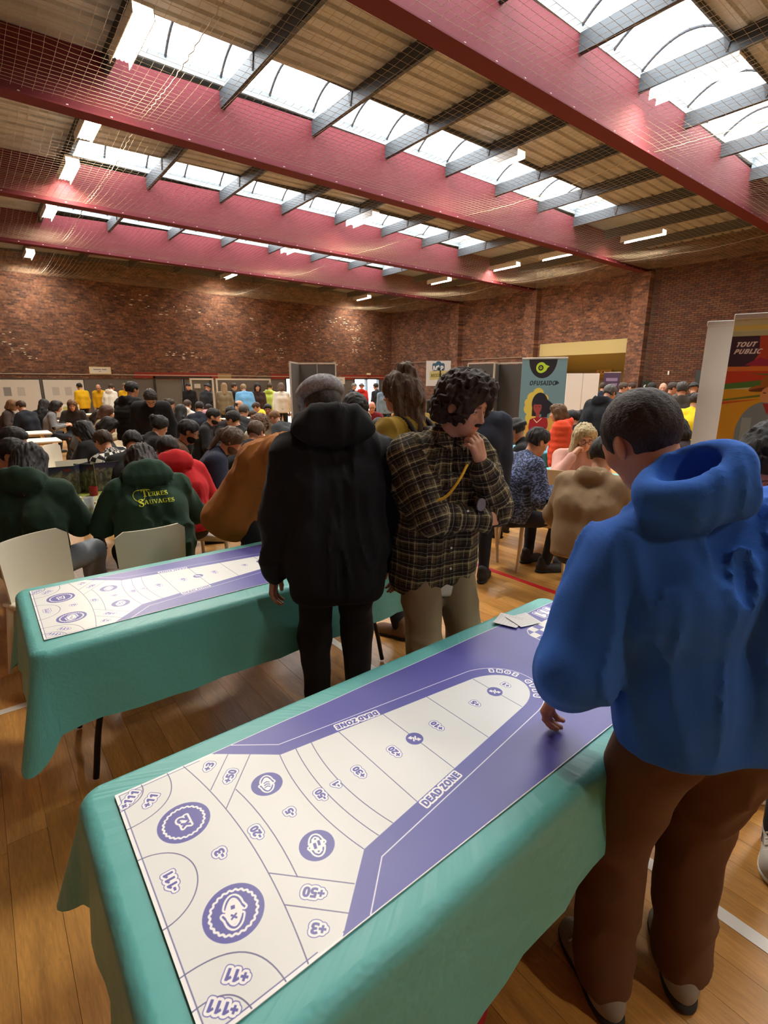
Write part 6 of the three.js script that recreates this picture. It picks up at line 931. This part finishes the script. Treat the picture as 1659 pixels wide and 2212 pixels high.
// ------------------------------------------------------------------ the crowd: players at the tables and visitors behind them
const checkTex = canvasTex(64, 64, (c) => { c.fillStyle = '#d8d5cc'; c.fillRect(0, 0, 64, 64); c.fillStyle = '#141416'; c.fillRect(0, 0, 32, 32); c.fillRect(32, 32, 32, 32); c.fillStyle = '#77757088'; c.fillRect(32, 0, 32, 32); }, [1 / 0.09, 1 / 0.09]);
const leafTex = dataTex(128, 128, (x, y) => { const n = wrapNoise(x, y, 128, 128, 24, 3) + 0.6 * wrapNoise(x, y, 128, 128, 48, 5), v = n > 0.95 ? 1.7 : n > 0.75 ? 1.1 : 0.6; return [62 * v, 70 * v, 96 * v]; }, true, [5, 5]);
const crowd = [
  {label: "player in a red hoodie seated beside the green hoodies", at: [1.225, 4.125], face: [-0.113, 0.994], lod: 1, lean: 0.4, sit: true, top: "#b3131c", hood: 1.1, bulk: 0.03, hair: "short", hairColor: "#1f1712", bottom: "#2b2a26", skin: "#c08a6a", head: [-0.3, 0.35, 0]},
  {label: "bearded man with glasses in a brown jacket over a navy hood", at: [1.517, 5.594], face: [0.972, -0.233], lod: 1, lean: 0.3, sit: true, top: "#4a2d16", hood: 0.9, bulk: 0.035, hair: "short", hairColor: "#15110f", beard: "#1a120d", glasses: true, skin: "#c08868", topName: "jacket"},
  {label: "long-haired man in a navy jumper looking down to the right", at: [1.599, 4.725], face: [0.937, -0.35], lod: 1, lean: 0.3, sit: true, top: "#141b30", hair: "tail", hairColor: "#6a5a49", beard: "#6a503c", skin: "#c48e70", head: [0, 0.35, 0], bulk: 0.035, belly: 0.03},
  {label: "short-haired man in a dark navy jumper seen from behind", at: [2.128, 5.104], face: [0.917, 0.399], lod: 1, lean: 0.35, sit: true, top: "#12151f", hair: "short", hairColor: "#5a3c22", skin: "#c08a6c", head: [0.2, 0.2, 0]},
  {label: "young man in black with a dark quiff in profile to the left", at: [3.013, 6.859], face: [-0.552, 0.834], lod: 1, lean: 0.3, sit: true, top: "#0c0c10", hair: "short", hairColor: "#17110e", skin: "#c4906f"},
  {label: "player with tousled light brown hair in a white jacket", at: [2.584, 5.87], face: [0.804, 0.595], lod: 1, lean: 0.35, sit: true, top: "#d5d0c2", hood: 0.9, hair: "curly", hairColor: "#6e4f33", skin: "#c8987a"},
  {label: "boy in a black and white checked shirt bent over the table", at: [1.109, 5.628], face: [-0.399, 0.917], lod: 1, lean: 0.4, sit: true, h: 1.6, top: "#c9c6bd", hair: "short", hairColor: "#4a3320", skin: "#c99676", check: 1},
  {label: "long-haired player in black leaning left over the table", at: [1.237, 6.844], face: [-0.595, 0.804], lod: 1, lean: 0.55, sit: true, top: "#0b0b0d", hair: "long", hairColor: "#0f0c0b", skin: "#c08a6c", female: true},
  {label: "black-haired player with glasses looking down, in front of the checked boy", at: [1.133, 5.102], face: [0.061, 0.998], lod: 1, lean: 0.45, sit: true, top: "#101013", hair: "short", hairColor: "#0d0b0a", glasses: true, skin: "#b67e60", head: [-0.2, 0.4, 0]},
  {label: "woman in black with a low ponytail between the man with glasses and the brown jacket", at: [1.545, 6.85], face: [0.972, 0.233], lod: 1, lean: 0.4, sit: true, top: "#0d0d10", hair: "bun", hairColor: "#17120f", skin: "#c99a7c", female: true},
  {label: "standing man with glasses in a black jacket stooping over a table", at: [2.126, 8.301], face: [-0.317, -0.948], lod: 1, lean: 0.42, top: "#0a0b10", hair: "short", hairColor: "#2b1e15", glasses: true, skin: "#c09070", head: [0.1, 0.45, 0], topName: "jacket", bulk: 0.035},
  {label: "standing man in a black puffer jacket with his head turned away", at: [1.937, 8.955], face: [0.895, 0.446], lod: 1, lean: 0.1, top: "#0b0b0d", hair: "short", hairColor: "#15110f", skin: "#b98565", quilt: true, bulk: 0.04, topName: "jacket", hood: 0.9},
  {label: "dark-haired player cut by the left edge, hand at the mouth", at: [0.031, 5.693], face: [0.862, -0.508], lod: 1, lean: 0.3, sit: true, top: "#23302a", hair: "short", hairColor: "#1b1411", skin: "#b98060", armL: {rel: "head", to: [0.04, -0.14, 0.12], hand: "fist"}},
  {label: "player at the left edge in a dark jumper, lowest of the row", at: [-0.093, 4.791], face: [0.917, -0.399], lod: 1, lean: 0.4, sit: true, top: "#1b1d1f", hair: "short", hairColor: "#120e0c", skin: "#b57c5e"},
  {label: "seated woman with brown hair under the first notice board", at: [0.542, 15.333], face: [0.948, -0.317], lod: 2, lean: 0.3, sit: true, top: "#3c2f2c", hair: "bob", hairColor: "#6b4a2c", female: true},
  {label: "seated man in a navy jacket hand to his face below the notice boards", at: [1.012, 14.32], face: [-0.522, 0.853], lod: 2, lean: 0.3, sit: true, top: "#10141f", hair: "short", hairColor: "#3a2618", armR: {rel: "head", to: [-0.05, -0.1, 0.12], hand: "fist"}},
  {label: "seated person with black hair in a black jumper below the second board", at: [1.23, 15.147], face: [0.749, 0.663], lod: 2, lean: 0.3, sit: true, top: "#121214", hair: "long", hairColor: "#15110f", female: true},
  {label: "seated person in a grey vest looking at a phone", at: [1.273, 13.949], face: [0.989, -0.148], lod: 2, lean: 0.3, sit: true, top: "#6f7174", hair: "bob", hairColor: "#15110f", female: true},
  {label: "seated woman with wavy brown hair beside the game box", at: [1.936, 14.763], face: [-0.148, -0.989], lod: 2, lean: 0.3, sit: true, top: "#2a2320", hair: "long", hairColor: "#5d3f28", female: true},
  {label: "seated person in grey leaning over beside the brown-haired girl", at: [1.431, 10.987], face: [0.948, -0.317], lod: 2, lean: 0.65, sit: true, top: "#55585c", hair: "bob", hairColor: "#20180f"},
  {label: "girl with long brown hair beside the standing man in the puffer jacket", at: [1.636, 10.337], face: [0.989, -0.148], lod: 2, lean: 0.3, sit: true, top: "#8d7f63", hair: "long", hairColor: "#4d3423", female: true},
  {label: "player with black hair and a black coat lying over the table, left of centre", at: [1.167, 8.949], face: [0.989, -0.148], lod: 2, lean: 0.7, sit: true, top: "#0d0d0f", hair: "bob", hairColor: "#1a1411"},
  {label: "helper in a yellow T-shirt at the far left behind the tables", at: [3.198, 21.679], face: [-0.367, 0.93], lod: 2, lean: 0.08, top: "#d8a90e", hair: "short", hairColor: "#15110f", bulk: 0.02},
  {label: "balding helper in a yellow T-shirt looking down", at: [3.851, 21.998], face: [-0.399, -0.917], lod: 2, lean: 0.15, top: "#d8a90e", hair: "bald", hairColor: "#4a3a2c", bulk: 0.02, head: [0, 0.4, 0]},
  {label: "person in a white hoodie with a dark print, seen from behind", at: [3.822, 20.266], face: [0.688, 0.725], lod: 2, lean: 0.25, top: "#d6d0c4", hood: 1, hair: "short", hairColor: "#3a2618", bottom: "#182218"},
  {label: "helper in a yellow T-shirt half hidden by the puffer jacket", at: [4.569, 21.135], face: [-0.477, -0.879], lod: 2, lean: 0.08, top: "#d8a90e", hair: "short", hairColor: "#6b5a44", bulk: 0.02},
  {label: "man in a long black coat standing left of the goal", at: [6.639, 20.384], face: [-0.552, -0.834], lod: 2, lean: 0.08, top: "#101014", hair: "short", hairColor: "#15110f", hem: -0.3, topName: "coat", skin: "#d0a080"},
  {label: "person in a dark jacket standing before the goal post", at: [6.135, 17.327], face: [0.93, 0.367], lod: 2, lean: 0.2, top: "#1c1f26", hair: "beanie", hairColor: "#121316", topName: "jacket"},
  {label: "person in a beige coat with a scarf standing before the goal", at: [6.786, 17.233], face: [0.317, 0.948], lod: 2, lean: 0.1, top: "#7d7058", hair: "long", hairColor: "#8b6f4e", female: true, hem: -0.3, topName: "coat"},
  {label: "tall man in black standing behind the blue jumper", at: [7.309, 17.898], face: [0.989, -0.148], lod: 2, lean: 0.08, top: "#0f1014", hair: "short", hairColor: "#3a2618"},
  {label: "broad man in a light blue jumper leaning forward, from behind", at: [6.715, 15.403], face: [0.233, 0.972], lod: 2, lean: 0.3, top: "#5f96bd", hair: "short", hairColor: "#8a6f50", belly: 0.04, bulk: 0.035},
  {label: "woman with black hair and an orange scarf in the crowd at the goal", at: [7.299, 15.764], face: [-0.317, -0.948], lod: 2, lean: 0.08, top: "#3b2622", hair: "long", hairColor: "#0d0b0a", female: true},
  {label: "person in a lime yellow jacket, hood down, from behind", at: [7.879, 16.102], face: [0.725, 0.688], lod: 2, lean: 0.1, top: "#b9cf5a", hood: 1, hair: "short", hairColor: "#3a2618", topName: "jacket"},
  {label: "woman in a white jumper and black trousers beside the dark partition", at: [7.547, 14.58], face: [0.399, 0.917], lod: 2, lean: 0.1, top: "#cfc8ba", hair: "bob", hairColor: "#5a4636", female: true, bottom: "#0d0d10"},
  {label: "seated person in a tan coat left of the white hood", at: [3.73, 13.82], face: [0.948, -0.317], lod: 2, lean: 0.3, sit: true, top: "#8a6a3e", hair: "bun", hairColor: "#2b1e16", female: true, topName: "coat"},
  {label: "seated person in a white hooded jacket from behind", at: [3.874, 12.532], face: [0.749, 0.663], lod: 2, lean: 0.3, sit: true, top: "#c9c5bc", hood: 1.1, hair: "short", hairColor: "#3a2618"},
  {label: "seated person in a navy jacket behind the bearded man", at: [3.752, 11.097], face: [0.477, 0.879], lod: 2, lean: 0.3, sit: true, top: "#121827", hair: "short", hairColor: "#15110f"},
  {label: "seated child in a pink hooded jacket", at: [4.415, 12.617], face: [0.804, 0.595], lod: 2, lean: 0.3, sit: true, top: "#cf9aa6", hood: 1.1, hair: "short", hairColor: "#15110f", h: 1.5},
  {label: "bearded man in black sitting in profile to the right", at: [2.692, 8.032], face: [0.895, -0.446], lod: 1, lean: 0.3, sit: true, top: "#0d0e12", hair: "short", hairColor: "#15110f", beard: "#17100c"},
  {label: "seated man in a dark brown jumper seen from behind", at: [3.291, 8.394], face: [0.688, 0.725], lod: 1, lean: 0.3, sit: true, top: "#1d1719", hair: "short", hairColor: "#15110f", belly: 0.03},
  {label: "seated man with grey hair turned away, behind the young man in profile", at: [3.782, 9.028], face: [0.749, 0.663], lod: 2, lean: 0.3, sit: true, top: "#24262a", hair: "short", hairColor: "#4d4a46"},
  {label: "seated balding man in profile at the far tables", at: [4.836, 12.085], face: [0.879, -0.477], lod: 2, lean: 0.3, sit: true, top: "#33343a", hair: "bald", hairColor: "#3a2c22"},
  {label: "child in a peach coloured jumper in the middle of the tables", at: [4.364, 10.113], face: [0.663, -0.749], lod: 2, lean: 0.3, sit: true, top: "#d79a78", hair: "short", hairColor: "#3a2618", h: 1.4},
  {label: "boy in a pale grey shirt standing and facing the camera", at: [4.232, 8.736], face: [-0.477, -0.879], lod: 1, lean: 0.05, top: "#a9a49b", hair: "short", hairColor: "#15110f", h: 1.36, skin: "#b5805e"},
  {label: "seated person in a charcoal jacket bending left, beside the boy", at: [4.376, 8.081], face: [-0.367, 0.93], lod: 2, lean: 0.6, sit: true, top: "#2b2e30", hair: "short", hairColor: "#6b4a2c"},
  {label: "player in yellow bending down behind the tables", at: [6.082, 12.345], face: [-0.663, 0.749], lod: 2, lean: 0.6, sit: true, top: "#d9b318", hair: "short", hairColor: "#3a2618"},
  {label: "seated girl with long black hair in front of the tan coat", at: [2.865, 9.502], face: [0.477, 0.879], lod: 2, lean: 0.3, sit: true, top: "#101013", hair: "long", hairColor: "#0e0c0b", female: true},
  {label: "person in a red coat and grey knitted hat standing by the glazed door", at: [11.719, 16.125], face: [0.688, 0.725], lod: 2, lean: 0.08, top: "#b2200f", hair: "beanie", hairColor: "#565a60", topName: "coat", hood: 1},
  {label: "man in dark clothes standing left of the red coat", at: [11.813, 16.853], face: [0.367, -0.93], lod: 2, lean: 0.08, top: "#20242c", hair: "short", hairColor: "#6a655e"},
  {label: "person in a dark jacket in the crowd right of the red coat", at: [11.599, 14.967], face: [-0.026, 1.0], lod: 2, lean: 0.08, top: "#191c22", hair: "short", hairColor: "#15110f"},
  {label: "visitor in a pale blue jacket in the doorway crowd", at: [9.74, 12.166], face: [-0.749, -0.663], lod: 2, lean: 0.08, top: "#6f8496", hair: "long", hairColor: "#4a3526", female: true},
  {label: "balding man in a maroon jumper facing the camera", at: [7.107, 9.402], face: [-0.552, -0.834], lod: 2, lean: 0.3, sit: true, top: "#7a1f2a", hair: "bald", hairColor: "#5a4a3e", skin: "#c98a70"},
  {label: "child with big headphones facing the camera", at: [6.207, 8.329], face: [-0.688, -0.725], lod: 2, lean: 0.3, sit: true, top: "#b59a86", hair: "short", hairColor: "#9b7449", h: 1.4, skin: "#d8a488", phones: 1},
  {label: "player in a grey hoodie bent over a table behind the flat cap", at: [3.624, 4.883], face: [0.895, 0.446], lod: 1, lean: 0.45, sit: true, top: "#7d8289", hood: 1, hair: "short", hairColor: "#14100e"},
  {label: "standing man in a slate jumper, head hidden behind the curly hair", at: [3.239, 2.827], face: [0.772, 0.636], lod: 1, lean: 0.05, top: "#252c3c", hair: "short", hairColor: "#15110f", bulk: 0.03},
  {label: "person in a black knitted hat sitting behind the patterned cardigan", at: [4.721, 3.284], face: [-0.367, 0.93], lod: 1, lean: 0.3, sit: true, top: "#0c0c0e", hair: ["short", "beanie"], hairColor: ["#2a1d15", "#0b0c0b"], skin: "#a87455"},
  {label: "short-haired person in a patterned blue cardigan holding cards", at: [3.666, 2.817], face: [0.937, -0.35], lod: 0, lean: 0.35, sit: true, cell: 0.018, top: "#3c4660", hair: "short", hairColor: "#20140f", skin: "#c28a68", bulk: 0.03, patterned: 1, belly: 0.02},
  {label: "blonde woman with glasses in a pink jacket facing the camera", at: [4.683, 2.765], face: [-0.772, -0.636], lod: 0, lean: 0.3, sit: true, cell: 0.018, top: "#cf9f92", hair: "blond", hairColor: "#dcc896", female: true, glasses: true, skin: "#d9a68c", head: [0.1, 0.1, 0], armR: {rel: "head", to: [-0.1, -0.16, 0.07], hand: "fist", hint: [-0.6, -1, 0.3]}},
  {label: "girl in a puffy orange jacket turned to the left", at: [5.792, 3.67], face: [-0.552, 0.834], lod: 1, lean: 0.05, h: 1.46, top: "#d1401a", hair: "bob", hairColor: "#7c5a38", female: true, skin: "#d29a7c", quilt: true, bulk: 0.05, hood: 1.1, topName: "jacket"},
  {label: "person in a sand-coloured hoodie seated half behind the blue hoodie", at: [3.19, 1.789], face: [0.994, 0.113], lod: 1, lean: 0.25, sit: true, top: "#8b7458", hood: 0.85, bulk: 0.03, hair: "short", hairColor: "#2a1e16", fold: 0.014},
  {label: "dark-haired person in black sitting right of the orange jacket", at: [6.688, 3.916], face: [0.317, 0.948], lod: 1, lean: 0.3, sit: true, top: "#0d0d10", hair: "short", hairColor: "#15110f"},
  {label: "person in a pale green jacket bending down before the white panels", at: [8.447, 4.587], face: [-0.367, 0.93], lod: 2, lean: 0.6, sit: true, top: "#aab79c", hair: "bun", hairColor: "#120e0d"},
  {label: "grey-haired man in a black hooded coat standing with bowed head", at: [7.131, 3.93], face: [0.998, -0.061], lod: 1, lean: 0.22, top: "#0e1118", hood: 1, bulk: 0.04, hair: "short", hairColor: "#6f6c68", topName: "coat", head: [0, 0.4, 0], hem: -0.15},
  {label: "man in a navy coat standing near the poster behind the white panels", at: [13.695, 7.551], face: [0.98, 0.199], lod: 2, lean: 0.08, top: "#1a2436", hair: "short", hairColor: "#3b2c22"},
  {label: "man in an olive brown jacket with a yellow armband, from behind at right", at: [9.33, 3.709], face: [0.853, 0.522], lod: 1, lean: 0.1, top: "#2f261b", bulk: 0.04, hair: "short", hairColor: "#4d4641", topName: "jacket", skin: "#c08464"},
  {label: "person in a bright yellow jacket right of the olive jacket", at: [7.684, 2.954], face: [0.998, -0.061], lod: 1, lean: 0.3, top: "#e0c013", bulk: 0.035, hair: "short", hairColor: "#3a2a20", topName: "jacket", h: 1.62},
  {label: "bald man with a ruddy face looking down at the right-hand stands", at: [8.842, 3.16], face: [-0.804, -0.595], lod: 1, lean: 0.3, top: "#7d756c", hair: "bald", hairColor: "#6a5848", skin: "#cc8468", h: 1.68, head: [0, 0.3, 0]},
  {label: "dark-haired woman sitting below the olive jacket", at: [6.03, 2.18], face: [-0.026, 1.0], lod: 1, lean: 0.3, sit: true, top: "#2a2022", hair: "bob", hairColor: "#15100e", female: true},
  {label: "grey-haired visitor in front of the brick wall", at: [13.087, 5.658], face: [-0.93, -0.367], lod: 2, lean: 0.08, top: "#4a3c36", hair: "bald", hairColor: "#b5aca0"},
  {label: "visitor with white hair at the stalls along the brick wall", at: [12.816, 5.234], face: [-0.148, -0.989], lod: 2, lean: 0.08, top: "#5c5a58", hair: "short", hairColor: "#c9c4ba"},
  {label: "visitor in a black jacket at the stalls along the brick wall", at: [13.795, 6.174], face: [0.317, 0.948], lod: 2, lean: 0.08, top: "#131416", hair: "short", hairColor: "#15110f"},
  {label: "visitor in a black cap and jacket near the dark stall", at: [12.538, 4.741], face: [0.749, 0.663], lod: 2, lean: 0.08, top: "#101013", hair: "beanie", hairColor: "#0c0c0e"},
  {label: "visitor in a rust jacket among the stalls", at: [11.754, 4.981], face: [0.663, -0.749], lod: 2, lean: 0.08, top: "#6a3426", hair: "short", hairColor: "#32241a"},
  {label: "visitor with a red scarf near the white back of the banner", at: [11.79, 3.984], face: [-0.367, 0.93], lod: 2, lean: 0.08, top: "#8d1c22", hair: "long", hairColor: "#2a1e18", female: true},
  {label: "man standing by the pilaster under the green exit sign", at: [15.404, 7.458], face: [0.148, 0.989], lod: 2, lean: 0.08, top: "#1b1b1e", hair: "short", hairColor: "#3a2618"},
  {label: "visitor in dark grey between the black coat and the pilaster", at: [12.195, 6.291], face: [0.663, -0.749], lod: 2, lean: 0.08, top: "#2a2c30", hair: "short", hairColor: "#3f3226"}
];
for (const o of crowd) {
  const { check, patterned, phones, ...spec } = o;
  if (check) spec.topMat = std('#ffffff', 0.95, { map: checkTex });
  if (patterned) spec.topMat = std('#ffffff', 0.95, { map: leafTex });
  const r = person(spec);
  if (phones) { const m = r.headM; mesh('headphones', join([new THREE.TorusGeometry(0.1, 0.012, 8, 24, Math.PI).translate(0, 0.01, 0), new THREE.SphereGeometry(0.04, 12, 10).scale(0.6, 1.1, 1).translate(0.095, -0.01, 0), new THREE.SphereGeometry(0.04, 12, 10).scale(0.6, 1.1, 1).translate(-0.095, -0.01, 0)]).applyMatrix4(m), std('#e4c9a4', 0.5), r.g); }
}

renderer.render(scene, camera);
